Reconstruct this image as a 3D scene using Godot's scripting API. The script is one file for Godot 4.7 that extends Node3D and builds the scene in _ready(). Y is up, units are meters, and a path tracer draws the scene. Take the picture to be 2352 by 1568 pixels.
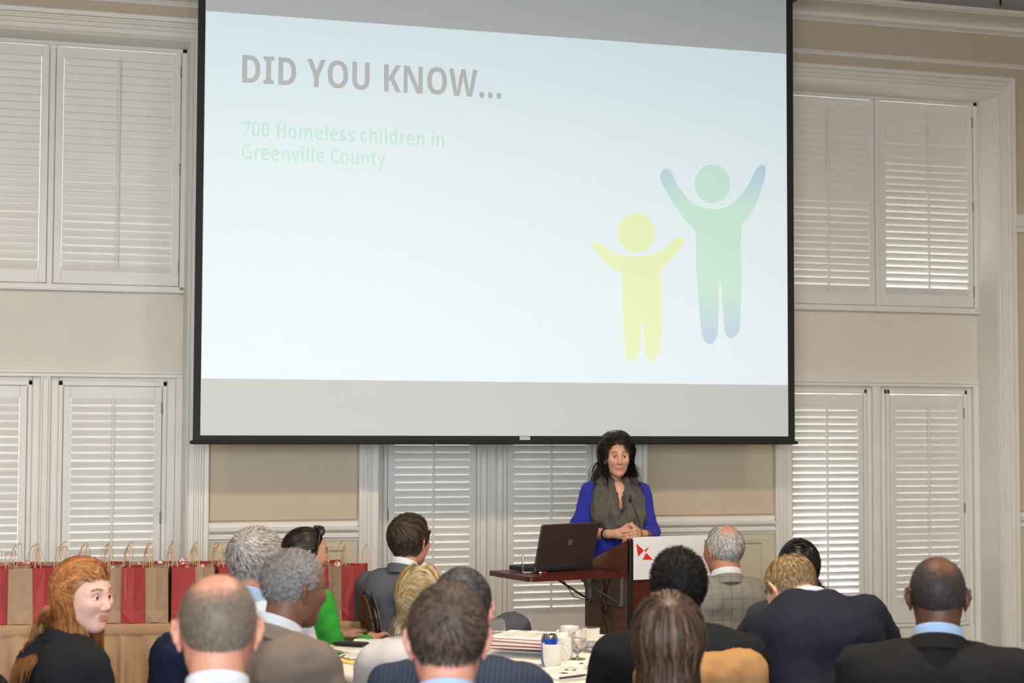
extends Node3D
# A ballroom luncheon: shuttered window wall, hanging projection screen, speaker at a lectern, seated guests.
# World: the shuttered wall is the plane z = 0, x runs along it, y is up, the room lies at z > 0. Metres.

const EYE := Vector3(0, 1.7, 10.65)
const FOCAL := 3900.0
var cam_basis: Basis
var M := {}
var taken := {}
var noise := FastNoiseLite.new()
var rng := RandomNumberGenerator.new()

# ---------------------------------------------------------------- mesh builder
class MB:
	var v := PackedVector3Array()
	var n := PackedVector3Array()
	var uv := PackedVector2Array()
	var c := PackedColorArray()
	var idx := PackedInt32Array()
	var col := Color.WHITE
	var xf := Transform3D.IDENTITY

	func vert(p: Vector3, nn: Vector3, u := Vector2.ZERO) -> int:
		v.append(xf * p)
		n.append((xf.basis * nn).normalized())
		uv.append(u)
		c.append(col)
		return v.size() - 1

	func tri(a: Vector3, b: Vector3, d: Vector3) -> void:   # counter-clockwise from outside
		var nn := (b - a).cross(d - a).normalized()
		var i := vert(a, nn)
		vert(b, nn)
		vert(d, nn)
		idx.append_array(PackedInt32Array([i, i + 2, i + 1]))

	func quad(a: Vector3, b: Vector3, d: Vector3, e: Vector3) -> void:
		var nn := (b - a).cross(e - a).normalized()
		if nn == Vector3.ZERO:
			nn = (d - b).cross(e - b).normalized()
		var i := vert(a, nn, Vector2(0, 1))
		vert(b, nn, Vector2(1, 1))
		vert(d, nn, Vector2(1, 0))
		vert(e, nn, Vector2(0, 0))
		idx.append_array(PackedInt32Array([i, i + 2, i + 1, i, i + 3, i + 2]))

	func box(lo: Vector3, hi: Vector3, b := 0.0) -> void:   # chamfered by b
		b = minf(b, 0.45 * minf(hi.x - lo.x, minf(hi.y - lo.y, hi.z - lo.z)))
		var o := [lo, hi]
		for ax in 3:
			var a1 := (ax + 1) % 3
			var a2 := (ax + 2) % 3
			for s in 2:
				var p := []
				for q in [[0, 0], [1, 0], [1, 1], [0, 1]]:
					var w := Vector3.ZERO
					w[ax] = o[s][ax]
					w[a1] = o[q[0]][a1] + (b if q[0] == 0 else -b)
					w[a2] = o[q[1]][a2] + (b if q[1] == 0 else -b)
					p.append(w)
				if s == 1:
					quad(p[0], p[1], p[2], p[3])
				else:
					quad(p[0], p[3], p[2], p[1])
		if b <= 0.0:
			return
		for ax in 3:   # edges along ax
			var a1 := (ax + 1) % 3
			var a2 := (ax + 2) % 3
			for s1 in 2:
				for s2 in 2:
					var k1 := b if s1 == 0 else -b
					var k2 := b if s2 == 0 else -b
					var p := []
					for e in 2:
						var w := Vector3.ZERO
						w[ax] = o[e][ax] + (b if e == 0 else -b)
						w[a1] = o[s1][a1]
						w[a2] = o[s2][a2] + k2
						p.append(w)
						var w2 := w
						w2[a1] = o[s1][a1] + k1
						w2[a2] = o[s2][a2]
						p.append(w2)
					if (s1 == s2):
						quad(p[0], p[1], p[3], p[2]) if s1 == 0 else quad(p[0], p[1], p[3], p[2])
					else:
						quad(p[0], p[2], p[3], p[1])
		for sx in 2:
			for sy in 2:
				for sz in 2:
					var q := Vector3(o[sx].x, o[sy].y, o[sz].z)
					var dx := Vector3(b if sx == 0 else -b, 0, 0)
					var dy := Vector3(0, b if sy == 0 else -b, 0)
					var dz := Vector3(0, 0, b if sz == 0 else -b)
					if (sx + sy + sz) % 2 == 1:
						tri(q + dy + dz, q + dx + dz, q + dx + dy)
					else:
						tri(q + dy + dz, q + dx + dy, q + dx + dz)

	func grid(rows: Array, closed := false) -> void:   # rows of equal PackedVector3Array, smooth shaded
		var nr := rows.size()
		var nc: int = rows[0].size()
		var base := v.size()
		for r in nr:
			var row: PackedVector3Array = rows[r]
			var up: PackedVector3Array = rows[mini(r + 1, nr - 1)]
			var dn: PackedVector3Array = rows[maxi(r - 1, 0)]
			for k in nc:
				var kn := (k + 1) % nc if closed else mini(k + 1, nc - 1)
				var kp := (k + nc - 1) % nc if closed else maxi(k - 1, 0)
				var nn := (row[kn] - row[kp]).cross(up[k] - dn[k])
				if nn.length_squared() < 1e-16:
					nn = (rows[nr / 2][kn] - rows[nr / 2][kp]).cross(up[k] - dn[k]) + (Vector3.UP if r > nr / 2 else Vector3.DOWN) * 1e-6
				vert(row[k], nn.normalized(), Vector2(float(k) / nc, float(r) / nr))
		for r in nr - 1:
			for k in (nc if closed else nc - 1):
				var a := base + r * nc + k
				var b := base + r * nc + (k + 1) % nc
				idx.append_array(PackedInt32Array([a, b + nc, b, a, a + nc, b + nc]))

	func tube(path: Array, rad, sides := 8, caps := true, flat := 1.0) -> void:
		var rows := []
		var prev := Vector3.ZERO
		for i in path.size():
			var t: Vector3 = (path[mini(i + 1, path.size() - 1)] - path[maxi(i - 1, 0)]).normalized()
			var s: Vector3 = prev - t * prev.dot(t)
			if s.length() < 0.01:
				s = t.cross(Vector3.UP if absf(t.y) < 0.9 else Vector3.RIGHT)
			s = s.normalized()
			prev = s
			var w := t.cross(s)
			var r: float = rad[i] if rad is Array else rad
			var row := PackedVector3Array()
			for k in sides:
				var a := TAU * k / sides
				row.append(path[i] + (s * cos(a) + w * sin(a) * flat) * r)
			rows.append(row)
		if caps:
			for e in [0, -1]:
				var ring := PackedVector3Array()
				ring.resize(sides)
				ring.fill(path[e])
				if e == 0:
					rows.insert(0, ring)
				else:
					rows.append(ring)
		grid(rows, true)

	func lathe(prof: Array, sides := 24, at := Vector3.ZERO) -> void:   # prof: Vector2(radius, y) from bottom to top, outside going up
		var rows := []
		for p in prof:
			var row := PackedVector3Array()
			for k in sides:
				var a := -TAU * k / sides
				row.append(at + Vector3(p.x * cos(a), p.y, p.x * sin(a)))
			rows.append(row)
		grid(rows, true)

	func prism(poly: PackedVector2Array, z0: float, z1: float) -> void:   # poly in x, y; extruded in z
		if Geometry2D.is_polygon_clockwise(poly):
			poly = poly.duplicate()
			poly.reverse()
		var t := Geometry2D.triangulate_polygon(poly)
		for i in range(0, t.size(), 3):
			var a := poly[t[i]]
			var b := poly[t[i + 1]]
			var d := poly[t[i + 2]]
			if (b - a).cross(d - a) < 0:
				var e := b
				b = d
				d = e
			tri(Vector3(a.x, a.y, z1), Vector3(b.x, b.y, z1), Vector3(d.x, d.y, z1))
			tri(Vector3(a.x, a.y, z0), Vector3(d.x, d.y, z0), Vector3(b.x, b.y, z0))
		for i in poly.size():
			var a := poly[i]
			var b := poly[(i + 1) % poly.size()]
			quad(Vector3(a.x, a.y, z1), Vector3(a.x, a.y, z0), Vector3(b.x, b.y, z0), Vector3(b.x, b.y, z1))

	func add(verts: PackedVector3Array, norms: PackedVector3Array, ids: PackedInt32Array, t: Transform3D, cols := PackedColorArray()) -> void:
		var base := v.size()
		for i in verts.size():
			v.append(t * verts[i])
			n.append((t.basis * norms[i]).normalized())
			uv.append(Vector2.ZERO)
			c.append(cols[i] if cols.size() else col)
		var out := PackedInt32Array()
		out.resize(ids.size())
		if t.basis.determinant() < 0.0:   # mirrored: turn the faces round
			for i in range(0, ids.size(), 3):
				out[i] = ids[i] + base
				out[i + 1] = ids[i + 2] + base
				out[i + 2] = ids[i + 1] + base
		else:
			for i in ids.size():
				out[i] = ids[i] + base
		idx.append_array(out)

	func mesh() -> ArrayMesh:
		var a := []
		a.resize(Mesh.ARRAY_MAX)
		a[Mesh.ARRAY_VERTEX] = v
		a[Mesh.ARRAY_NORMAL] = n
		a[Mesh.ARRAY_TEX_UV] = uv
		a[Mesh.ARRAY_COLOR] = c
		a[Mesh.ARRAY_INDEX] = idx
		var m := ArrayMesh.new()
		m.add_surface_from_arrays(Mesh.PRIMITIVE_TRIANGLES, a)
		return m

# ---------------------------------------------------------------- distance field, meshed as surface nets
class SDF:
	var o: Vector3
	var h: float
	var nx: int
	var ny: int
	var nz: int
	var f := PackedFloat32Array()
	var k := 0.04

	func _init(lo: Vector3, hi: Vector3, cell: float, kk := 0.04) -> void:
		o = lo
		h = cell
		k = kk
		nx = int((hi.x - lo.x) / h) + 1
		ny = int((hi.y - lo.y) / h) + 1
		nz = int((hi.z - lo.z) / h) + 1
		f.resize(nx * ny * nz)
		f.fill(1.0)

	func cap(a: Vector3, b: Vector3, ra: float, rb: float, kk := -1.0) -> void:
		var ks := k if kk < 0.0 else kk
		var m := maxf(ra, rb) + ks + h * 1.5
		var lo := (a.min(b) - Vector3(m, m, m) - o) / h
		var hi := (a.max(b) + Vector3(m, m, m) - o) / h
		var ab := b - a
		var inv := 1.0 / maxf(ab.length_squared(), 1e-9)
		var dr := rb - ra
		for z in range(maxi(0, int(lo.z)), mini(nz, int(hi.z) + 1)):
			for y in range(maxi(0, int(lo.y)), mini(ny, int(hi.y) + 1)):
				var i := (z * ny + y) * nx
				for x in range(maxi(0, int(lo.x)), mini(nx, int(hi.x) + 1)):
					var p := o + Vector3(x, y, z) * h - a
					var t := clampf(p.dot(ab) * inv, 0.0, 1.0)
					var d := (p - ab * t).length() - ra - dr * t
					var e := f[i + x]
					var q := ks - absf(d - e)
					f[i + x] = minf(d, e) - (q * q * 0.25 / ks if q > 0.0 else 0.0)

	func ell(c: Vector3, r: Vector3) -> void:
		var m := Vector3(k, k, k) + Vector3(h, h, h) * 1.5 + r
		var lo := (c - m - o) / h
		var hi := (c + m - o) / h
		for z in range(maxi(0, int(lo.z)), mini(nz, int(hi.z) + 1)):
			for y in range(maxi(0, int(lo.y)), mini(ny, int(hi.y) + 1)):
				var i := (z * ny + y) * nx
				for x in range(maxi(0, int(lo.x)), mini(nx, int(hi.x) + 1)):
					var p := o + Vector3(x, y, z) * h - c
					var k0 := (p / r).length()
					var k1 := (p / (r * r)).length()
					var d := k0 * (k0 - 1.0) / maxf(k1, 1e-6)
					var e := f[i + x]
					var q := k - absf(d - e)
					f[i + x] = minf(d, e) - (q * q * 0.25 / k if q > 0.0 else 0.0)

	func build() -> Array:   # [verts, normals, indices]
		var vid := PackedInt32Array()
		vid.resize(f.size())
		vid.fill(-1)
		var vs := PackedVector3Array()
		var sy := nx
		var sz := nx * ny
		var lim := h * 1.8
		var cells := PackedInt32Array()
		var off := [0, 1, sy, sy + 1, sz, sz + 1, sz + sy, sz + sy + 1]
		var edges := [[0, 1], [2, 3], [4, 5], [6, 7], [0, 2], [1, 3], [4, 6], [5, 7], [0, 4], [1, 5], [2, 6], [3, 7]]
		var pos := []
		for e in 8:
			pos.append(Vector3(e & 1, (e >> 1) & 1, e >> 2))
		for z in nz - 1:
			for y in ny - 1:
				var i := (z * ny + y) * nx
				for x in nx - 1:
					var b := i + x
					if absf(f[b]) > lim:
						continue
					var neg := 0
					for e in 8:
						if f[b + off[e]] < 0.0:
							neg += 1
					if neg == 0 or neg == 8:
						continue
					var s := Vector3.ZERO
					var cnt := 0
					for e in edges:
						var fa := f[b + off[e[0]]]
						var fb := f[b + off[e[1]]]
						if (fa < 0.0) != (fb < 0.0):
							s += pos[e[0]].lerp(pos[e[1]], fa / (fa - fb))
							cnt += 1
					vid[b] = vs.size()
					vs.append(o + (Vector3(x, y, z) + s / cnt) * h)
					cells.append(b)
		var ids := PackedInt32Array()
		var steps := [1, sy, sz]
		for b in cells:
			for ax in 3:
				var d: int = steps[ax]
				var u: int = steps[(ax + 1) % 3]
				var w: int = steps[(ax + 2) % 3]
				var neg := f[b] < 0.0
				if neg == (f[b + d] < 0.0) or b - u - w < 0:
					continue
				var q0 := vid[b]
				var q1 := vid[b - u]
				var q2 := vid[b - u - w]
				var q3 := vid[b - w]
				if q1 < 0 or q2 < 0 or q3 < 0:
					continue
				if neg:
					ids.append_array(PackedInt32Array([q0, q2, q1, q0, q3, q2]))
				else:
					ids.append_array(PackedInt32Array([q0, q1, q2, q0, q2, q3]))
		return [vs, SDF.normals(vs, ids), ids]

	static func normals(vs: PackedVector3Array, ids: PackedInt32Array) -> PackedVector3Array:
		var ns := PackedVector3Array()
		ns.resize(vs.size())
		for i in range(0, ids.size(), 3):
			var a := vs[ids[i]]
			var nn := (vs[ids[i + 2]] - a).cross(vs[ids[i + 1]] - a)
			ns[ids[i]] += nn
			ns[ids[i + 1]] += nn
			ns[ids[i + 2]] += nn
		for i in ns.size():
			ns[i] = ns[i].normalized() if ns[i].length_squared() > 0 else Vector3.UP
		return ns

# ---------------------------------------------------------------- scene helpers
func numbered(called: String) -> String:
	var k: int = taken.get(called, 0)
	taken[called] = k + 1
	return called if k == 0 else "%s_%03d" % [called, k]

func thing(called: String, label: String, category: String, at := Vector3.ZERO, turn := 0.0, group := "") -> Node3D:
	var o := Node3D.new()
	o.name = numbered(called)
	add_child(o)
	o.position = at
	o.rotation.y = turn
	tag(o, label, category, group)
	return o

func tag(o: Node, label: String, category: String, group := "") -> void:
	o.set_meta("label", label)
	o.set_meta("category", category)
	if group:
		o.set_meta("group", group)

func part(called: String, mesh: Mesh, mat: Material, parent: Node) -> MeshInstance3D:
	var o := MeshInstance3D.new()
	o.name = called if parent != self else numbered(called)
	o.mesh = mesh
	o.material_override = mat
	parent.add_child(o, true)
	return o

func put(called: String, mb: MB, mat: Material, parent: Node = self) -> MeshInstance3D:
	return part(called, mb.mesh(), mat, parent)

func struct(called: String, mb: MB, mat: Material) -> MeshInstance3D:
	var o := put(called, mb, mat)
	o.set_meta("kind", "structure")
	return o

func struct_root(called: String) -> Node3D:
	var o := Node3D.new()
	o.name = called
	o.set_meta("kind", "structure")
	add_child(o)
	return o

func boxm(lo: Vector3, hi: Vector3, b := 0.003) -> MB:
	var m := MB.new()
	m.box(lo, hi, b)
	return m

func ray(px: float, py: float) -> Vector3:   # direction through a pixel of the 2352 x 1568 photograph
	return cam_basis * Vector3((px - 1176.0) / FOCAL, (784.0 - py) / FOCAL, -1.0)

func at_d(px: float, py: float, d: float) -> Vector3:
	return EYE + ray(px, py) * d

func at_h(px: float, py: float, h: float) -> Vector3:   # where that sight line meets the height h
	var r := ray(px, py)
	return EYE + r * ((h - EYE.y) / r.y)

func at_z(px: float, py: float, z: float) -> Vector3:
	var r := ray(px, py)
	return EYE + r * ((z - EYE.z) / r.z)

func at_plane(px: float, py: float, p: Vector3, n: Vector3) -> Vector3:
	var r := ray(px, py)
	return EYE + r * ((p - EYE).dot(n) / r.dot(n))

func away(px: float) -> float:   # heading (degrees) that points straight away from the lens at this column
	return 180.0 - 17.0 - rad_to_deg(atan((px - 1176.0) / FOCAL))

func mat(key: String, color: Color, rough := 0.6, metal := 0.0, spec := 0.5) -> StandardMaterial3D:
	var m := StandardMaterial3D.new()
	m.resource_name = key
	m.albedo_color = color
	m.roughness = rough
	m.metallic = metal
	m.metallic_specular = spec
	M[key] = m
	return m

func tone(m: StandardMaterial3D, tex: Texture2D, scale: float, world := false) -> StandardMaterial3D:
	m.albedo_texture = tex
	m.uv1_triplanar = true
	m.uv1_world_triplanar = world
	m.uv1_scale = Vector3(scale, scale, scale)
	return m

func relief(m: StandardMaterial3D, tex: Texture2D, depth: float) -> StandardMaterial3D:   # needs tone() first, or triplanar set here
	m.heightmap_enabled = true
	m.heightmap_texture = tex
	m.heightmap_scale = depth
	if not m.uv1_triplanar:
		m.uv1_triplanar = true
	return m

func noise_tex(freq: float, lo: Color, hi: Color, seed_: int, octaves := 4, size := 256) -> NoiseTexture2D:
	var t := NoiseTexture2D.new()
	var nz := FastNoiseLite.new()
	nz.seed = seed_
	nz.frequency = freq
	nz.fractal_octaves = octaves
	t.noise = nz
	t.width = size
	t.height = size
	t.seamless = true
	var g := Gradient.new()
	g.set_color(0, lo)
	g.set_color(1, hi)
	t.color_ramp = g
	return t

func image_tex(w: int, h: int, fn: Callable) -> ImageTexture:
	var im := Image.create(w, h, false, Image.FORMAT_RGB8)
	for y in h:
		for x in w:
			im.set_pixel(x, y, fn.call(x, y))
	return ImageTexture.create_from_image(im)

# ---------------------------------------------------------------- the whole scene
func _ready() -> void:
	rng.seed = 7
	noise.seed = 3
	noise.frequency = 1.0
	noise.fractal_octaves = 3
	# camera
	var cam := Camera3D.new()
	cam.name = "camera"
	cam.position = EYE
	cam.basis = Basis(Vector3.UP, deg_to_rad(-17.0)) * Basis(Vector3.RIGHT, deg_to_rad(2.9)) * Basis(Vector3.BACK, deg_to_rad(0.19))
	cam_basis = cam.basis
	add_child(cam)
	var lens := CameraAttributesPhysical.new()
	lens.frustum_focal_length = 59.7
	lens.exposure_aperture = 4.5
	lens.frustum_focus_distance = 9.8
	cam.attributes = lens
	cam.fov = rad_to_deg(2.0 * atan(784.0 / FOCAL))
	cam.near = 0.05
	cam.far = 200.0
	cam.current = true
	# sky: a bright overcast day outside the shutters
	var env := Environment.new()
	var sky := Sky.new()
	var sm := ProceduralSkyMaterial.new()
	sm.sky_top_color = Color(0.80, 0.86, 0.93)
	sm.sky_horizon_color = Color(0.93, 0.95, 0.97)
	sm.ground_horizon_color = Color(0.86, 0.87, 0.86)
	sm.ground_bottom_color = Color(0.80, 0.81, 0.80)
	sm.sky_energy_multiplier = 3.6
	sm.ground_energy_multiplier = 3.2
	sky.sky_material = sm
	env.background_mode = Environment.BG_SKY
	env.sky = sky
	env.tonemap_mode = Environment.TONE_MAPPER_LINEAR
	env.tonemap_exposure = 0.72
	env.sdfgi_enabled = true
	env.ssao_enabled = true
	env.ssil_enabled = true
	var we := WorldEnvironment.new()
	we.name = "environment"
	we.environment = env
	add_child(we)
	# daylight from the tall windows of the opposite wall, behind the camera
	daylight(Vector3(-2.0, 2.4, 14.2), Vector2(4.0, 2.6), 57.0)
	materials()
	room()
	windows()
	ceiling_lights()
	screen()
	lectern()
	speaker()
	gift_table()
	round_table()
	guests()

func daylight(at: Vector3, size: Vector2, energy: float) -> void:
	var l := AreaLight3D.new()
	l.name = "window_daylight"
	l.area_size = size
	l.light_energy = energy
	l.light_color = Color(0.91, 0.955, 1.0)
	l.shadow_enabled = true
	l.area_range = 40.0
	l.position = at
	add_child(l)

func materials() -> void:
	var mott := noise_tex(0.02, Color(0.975, 0.975, 0.975), Color(1, 1, 1), 1)
	var fine := noise_tex(0.25, Color(0.86, 0.86, 0.86), Color(1, 1, 1), 2, 2)
	M["fine"] = fine
	M["mott"] = mott
	tone(mat("paint", Color(0.77, 0.71, 0.62), 0.75), mott, 0.7)
	tone(mat("trim", Color(0.90, 0.885, 0.85), 0.45), mott, 0.9)
	tone(mat("shutter", Color(0.885, 0.875, 0.85), 0.42), mott, 0.8)
	tone(mat("spandrel", Color(0.865, 0.84, 0.79), 0.6), mott, 0.6)
	tone(mat("wainscot", Color(0.80, 0.765, 0.665), 0.55), mott, 0.6)
	var weave := image_tex(128, 128, func(x, y):
		var r := 0.975 + 0.012 * sin(x * TAU / 4.0) * sin(y * TAU / 4.0) + 0.01 * sin(y * 12.9898 * (x % 7 + 1))
		return Color(r, r, r))
	M["weave"] = weave
	relief(tone(mat("fabric_panel", Color(0.80, 0.74, 0.64), 0.9), weave, 4.0), weave, 0.03)
	tone(mat("ceiling", Color(0.60, 0.60, 0.61), 0.9), mott, 0.5)
	tone(mat("carpet", Color(0.36, 0.27, 0.22), 0.95), fine, 2.0)
	mat("steel", Color(0.55, 0.54, 0.52), 0.35, 0.9)
	mat("chrome", Color(0.8, 0.8, 0.8), 0.15, 1.0)
	mat("gold", Color(0.85, 0.65, 0.3), 0.25, 1.0)
	mat("black_plastic", Color(0.06, 0.06, 0.065), 0.45)
	mat("black_satin", Color(0.075, 0.08, 0.08), 0.7)
	mat("cable", Color(0.05, 0.05, 0.05), 0.5)
	var g := mat("glass", Color(1, 1, 1, 0.06), 0.02)
	g.transparency = BaseMaterial3D.TRANSPARENCY_ALPHA
	var d := mat("drinking_glass", Color(1, 1, 1, 0.03), 0.02)
	d.transparency = BaseMaterial3D.TRANSPARENCY_ALPHA
	d.refraction_enabled = true
	d.refraction_scale = 0.05
	mat("china", Color(0.9, 0.89, 0.87), 0.15)
	mat("linen", Color(0.9, 0.9, 0.885), 0.85)
	mat("paper", Color(0.93, 0.93, 0.92), 0.8)
	mat("manila", Color(0.93, 0.82, 0.45), 0.8)
	mat("print_red", Color(0.62, 0.14, 0.16), 0.7)
	mat("print_grey", Color(0.62, 0.62, 0.62), 0.8)
	mat("sole", Color(0.04, 0.035, 0.03), 0.5)

# ---------------------------------------------------------------- room shell
const CEIL := 4.68
const BAYS := [[0.325, 0.83], [3.213, 0.845], [6.095, 0.825]]   # centre and inner half width of each window bay
const CASE_W := 0.135
const BAY_TOP := 4.11

func sweep_frame(mb: MB, x0: float, x1: float, y0: float, y1: float, prof: Array, z := 0.0, closed := false) -> void:
	# a moulding of the profile (outward offset, height) round a rectangle; open at the foot unless closed
	for i in prof.size() - 1:
		var a: Vector2 = prof[i]
		var b: Vector2 = prof[i + 1]
		var ring := func(p: Vector2) -> Array:
			var r := [Vector3(x0 - p.x, y0 - (p.x if closed else 0.0), z + p.y), Vector3(x0 - p.x, y1 + p.x, z + p.y), Vector3(x1 + p.x, y1 + p.x, z + p.y), Vector3(x1 + p.x, y0 - (p.x if closed else 0.0), z + p.y)]
			return r
		var ra: Array = ring.call(a)
		var rb: Array = ring.call(b)
		for k in (4 if closed else 3):
			mb.quad(ra[k], rb[k], rb[(k + 1) % 4], ra[(k + 1) % 4])

func rail_prof(mb: MB, x0: float, x1: float, prof: Array) -> void:   # prof: Vector2(z, y) from top to bottom
	for i in prof.size() - 1:
		var a: Vector2 = prof[i]
		var b: Vector2 = prof[i + 1]
		mb.quad(Vector3(x0, b.y, b.x), Vector3(x1, b.y, b.x), Vector3(x1, a.y, a.x), Vector3(x0, a.y, a.x))
	for x in [x0, x1]:
		for i in prof.size() - 2:
			mb.tri(Vector3(x, prof[0].y, prof[0].x), Vector3(x, prof[i + 1].y, prof[i + 1].x), Vector3(x, prof[i + 2].y, prof[i + 2].x))

func room() -> void:
	var XL := -4.2
	var XR := 9.6
	var ZB := 14.5
	# floor, ceiling, side and back walls with thickness
	struct("floor", boxm(Vector3(XL - 0.3, -0.2, -0.5), Vector3(XR + 0.3, 0, ZB + 0.3), 0), M.carpet)
	struct("ceiling", boxm(Vector3(XL - 0.3, CEIL, -0.5), Vector3(XR + 0.3, CEIL + 0.2, ZB + 0.3), 0), M.ceiling)
	struct("wall_left", boxm(Vector3(XL - 0.3, 0, 0), Vector3(XL, CEIL, ZB), 0), M.paint)
	struct("wall_right", boxm(Vector3(XR, 0, 0), Vector3(XR + 0.3, CEIL, ZB), 0), M.paint)
	var back := MB.new()
	back.box(Vector3(XL, 0, ZB), Vector3(-4.0, CEIL, ZB + 0.3))
	back.box(Vector3(-4.0, 0, ZB), Vector3(2.4, 1.0, ZB + 0.3))
	back.box(Vector3(-4.0, 4.1, ZB), Vector3(2.4, CEIL, ZB + 0.3))
	for x in [-1.9, 0.3]:
		back.box(Vector3(x - 0.06, 1.0, ZB), Vector3(x + 0.06, 4.1, ZB + 0.3))
	back.box(Vector3(2.4, 0, ZB), Vector3(XR, CEIL, ZB + 0.3))
	struct("wall_back", back, M.paint)
	# the window wall: solid piers between the bays, and above them
	var wf := struct_root("wall_front")
	var edges := [XL]
	for b in BAYS:
		edges.append(b[0] - b[1])
		edges.append(b[0] + b[1])
	edges.append(XR)
	for i in range(0, edges.size(), 2):
		put("pier", boxm(Vector3(edges[i], 0, -0.5), Vector3(edges[i + 1], CEIL, 0), 0), M.paint, wf)
	for b in BAYS:
		put("lintel", boxm(Vector3(b[0] - b[1], BAY_TOP, -0.5), Vector3(b[0] + b[1], CEIL, 0), 0), M.paint, wf)
	# fabric panels and wainscot between the casings
	var spans := [[-4.2, BAYS[0][0] - BAYS[0][1] - CASE_W]]
	for i in 2:
		spans.append([BAYS[i][0] + BAYS[i][1] + CASE_W, BAYS[i + 1][0] - BAYS[i + 1][1] - CASE_W])
	spans.append([BAYS[2][0] + BAYS[2][1] + CASE_W, XR])
	var rails := MB.new()
	var n := 1
	for s in spans:
		var x0: float = s[0]
		var x1: float = s[1]
		put("fabric_panel", boxm(Vector3(x0 + 0.006, 1.114, 0), Vector3(x1 - 0.006, 3.115, 0.012), 0.004), M.fabric_panel, wf)
		put("wainscot_panel", boxm(Vector3(x0, 0.18, 0), Vector3(x1, 0.985, 0.008), 0.001), M.wainscot, wf)
		var mo := MB.new()
		sweep_frame(mo, x0 + 0.1, x1 - 0.1, 0.26, 0.915, [Vector2(0, 0.008), Vector2(0.004, 0.02), Vector2(0.012, 0.024), Vector2(0.018, 0.018), Vector2(0.024, 0.02), Vector2(0.03, 0.008)], 0, true)
		put("panel_moulding", mo, M.wainscot, wf)
		var rail := MB.new()
		rail_prof(rail, x0, x1, [Vector2(0, 1.104), Vector2(0.022, 1.104), Vector2(0.024, 1.076), Vector2(0.026, 1.073), Vector2(0.05, 1.07), Vector2(0.056, 1.062), Vector2(0.052, 1.05), Vector2(0.038, 1.04), Vector2(0.026, 1.032), Vector2(0.024, 1.022), Vector2(0.034, 1.019), Vector2(0.034, 1.004), Vector2(0.02, 0.998), Vector2(0.016, 0.985), Vector2(0, 0.985)])
		struct("trim_%d" % n, rail, M.trim)
		n += 1
		var up := MB.new()
		rail_prof(up, x0, x1, [Vector2(0, 3.25), Vector2(0.045, 3.25), Vector2(0.05, 3.235), Vector2(0.035, 3.2), Vector2(0.03, 3.165), Vector2(0.02, 3.16), Vector2(0.02, 3.125), Vector2(0, 3.122)])
		struct("trim_%d" % n, up, M.trim)
		n += 1
		struct("baseboard_%s" % ["west", "mid_west", "mid_east", "east"][spans.find(s)], boxm(Vector3(x0, 0, 0), Vector3(x1, 0.18, 0.02), 0.006), M.trim)
	# crown moulding and the small frieze moulding below it
	var crown := MB.new()
	var cp := [Vector2(0.25, CEIL), Vector2(0.25, 4.655), Vector2(0.225, 4.65)]
	for i in 9:
		var a := PI / 2 * i / 8.0
		cp.append(Vector2(0.045 + 0.175 * (1.0 - sin(a)), 4.645 - 0.05 * (1.0 - cos(a))))
	cp.append_array([Vector2(0.045, 4.585), Vector2(0.05, 4.58), Vector2(0.035, 4.57), Vector2(0.02, 4.556), Vector2(0.025, 4.55), Vector2(0.0, 4.545)])
	rail_prof(crown, XL, XR, cp)
	struct("trim_%d" % n, crown, M.trim)
	n += 1
	var frieze := MB.new()
	rail_prof(frieze, XL, XR, [Vector2(0, 4.352), Vector2(0.018, 4.348), Vector2(0.02, 4.342), Vector2(0.01, 4.336), Vector2(0.022, 4.332), Vector2(0.024, 4.32), Vector2(0.014, 4.312), Vector2(0, 4.31)])
	struct("trim_%d" % n, frieze, M.trim)
	n += 1
	# painted linings of the recesses
	for b in BAYS:
		var ln := MB.new()
		ln.box(Vector3(b[0] - b[1], 0, -0.3), Vector3(b[0] - b[1] + 0.004, BAY_TOP, 0), 0)
		ln.box(Vector3(b[0] + b[1] - 0.004, 0, -0.3), Vector3(b[0] + b[1], BAY_TOP, 0), 0)
		ln.box(Vector3(b[0] - b[1], BAY_TOP - 0.004, -0.3), Vector3(b[0] + b[1], BAY_TOP, 0), 0)
		put("recess_lining", ln, M.trim, wf)
	# fluted casings round the three bays
	var prof := [Vector2(0, -0.02), Vector2(0, 0.018), Vector2(0.007, 0.024), Vector2(0.014, 0.018), Vector2(0.042, 0.018), Vector2(0.046, 0.028), Vector2(0.057, 0.031), Vector2(0.062, 0.022), Vector2(0.068, 0.022), Vector2(0.073, 0.034), Vector2(0.085, 0.038), Vector2(0.092, 0.028), Vector2(0.098, 0.028), Vector2(0.104, 0.046), Vector2(0.128, 0.05), Vector2(0.135, 0.044), Vector2(0.135, 0)]
	for b in BAYS:
		var c := MB.new()
		sweep_frame(c, b[0] - b[1], b[0] + b[1], 0.0, BAY_TOP, prof)
		struct("trim_%d" % n, c, M.trim)
		n += 1

# ---------------------------------------------------------------- shuttered windows
var louver_mesh := {}

func louver(w: float) -> Mesh:
	var key := snappedf(w, 0.001)
	if not louver_mesh.has(key):
		var mb := MB.new()
		var rows := []
		for x in [-w / 2, w / 2]:
			var row := PackedVector3Array()
			for k in 14:
				var a := TAU * k / 14.0
				row.append(Vector3(x, 0.0045 * sin(a), 0.0315 * cos(a)))
			rows.append(row)
		mb.grid(rows, true)
		for x in [-w / 2, w / 2]:
			for k in 14:
				var a := TAU * k / 14.0
				var b := TAU * (k + 1) / 14.0
				mb.tri(Vector3(x, 0, 0), Vector3(x, 0.0045 * sin(a), 0.0315 * cos(a)), Vector3(x, 0.0045 * sin(b), 0.0315 * cos(b)))
		louver_mesh[key] = mb.mesh()
	return louver_mesh[key]

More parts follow.
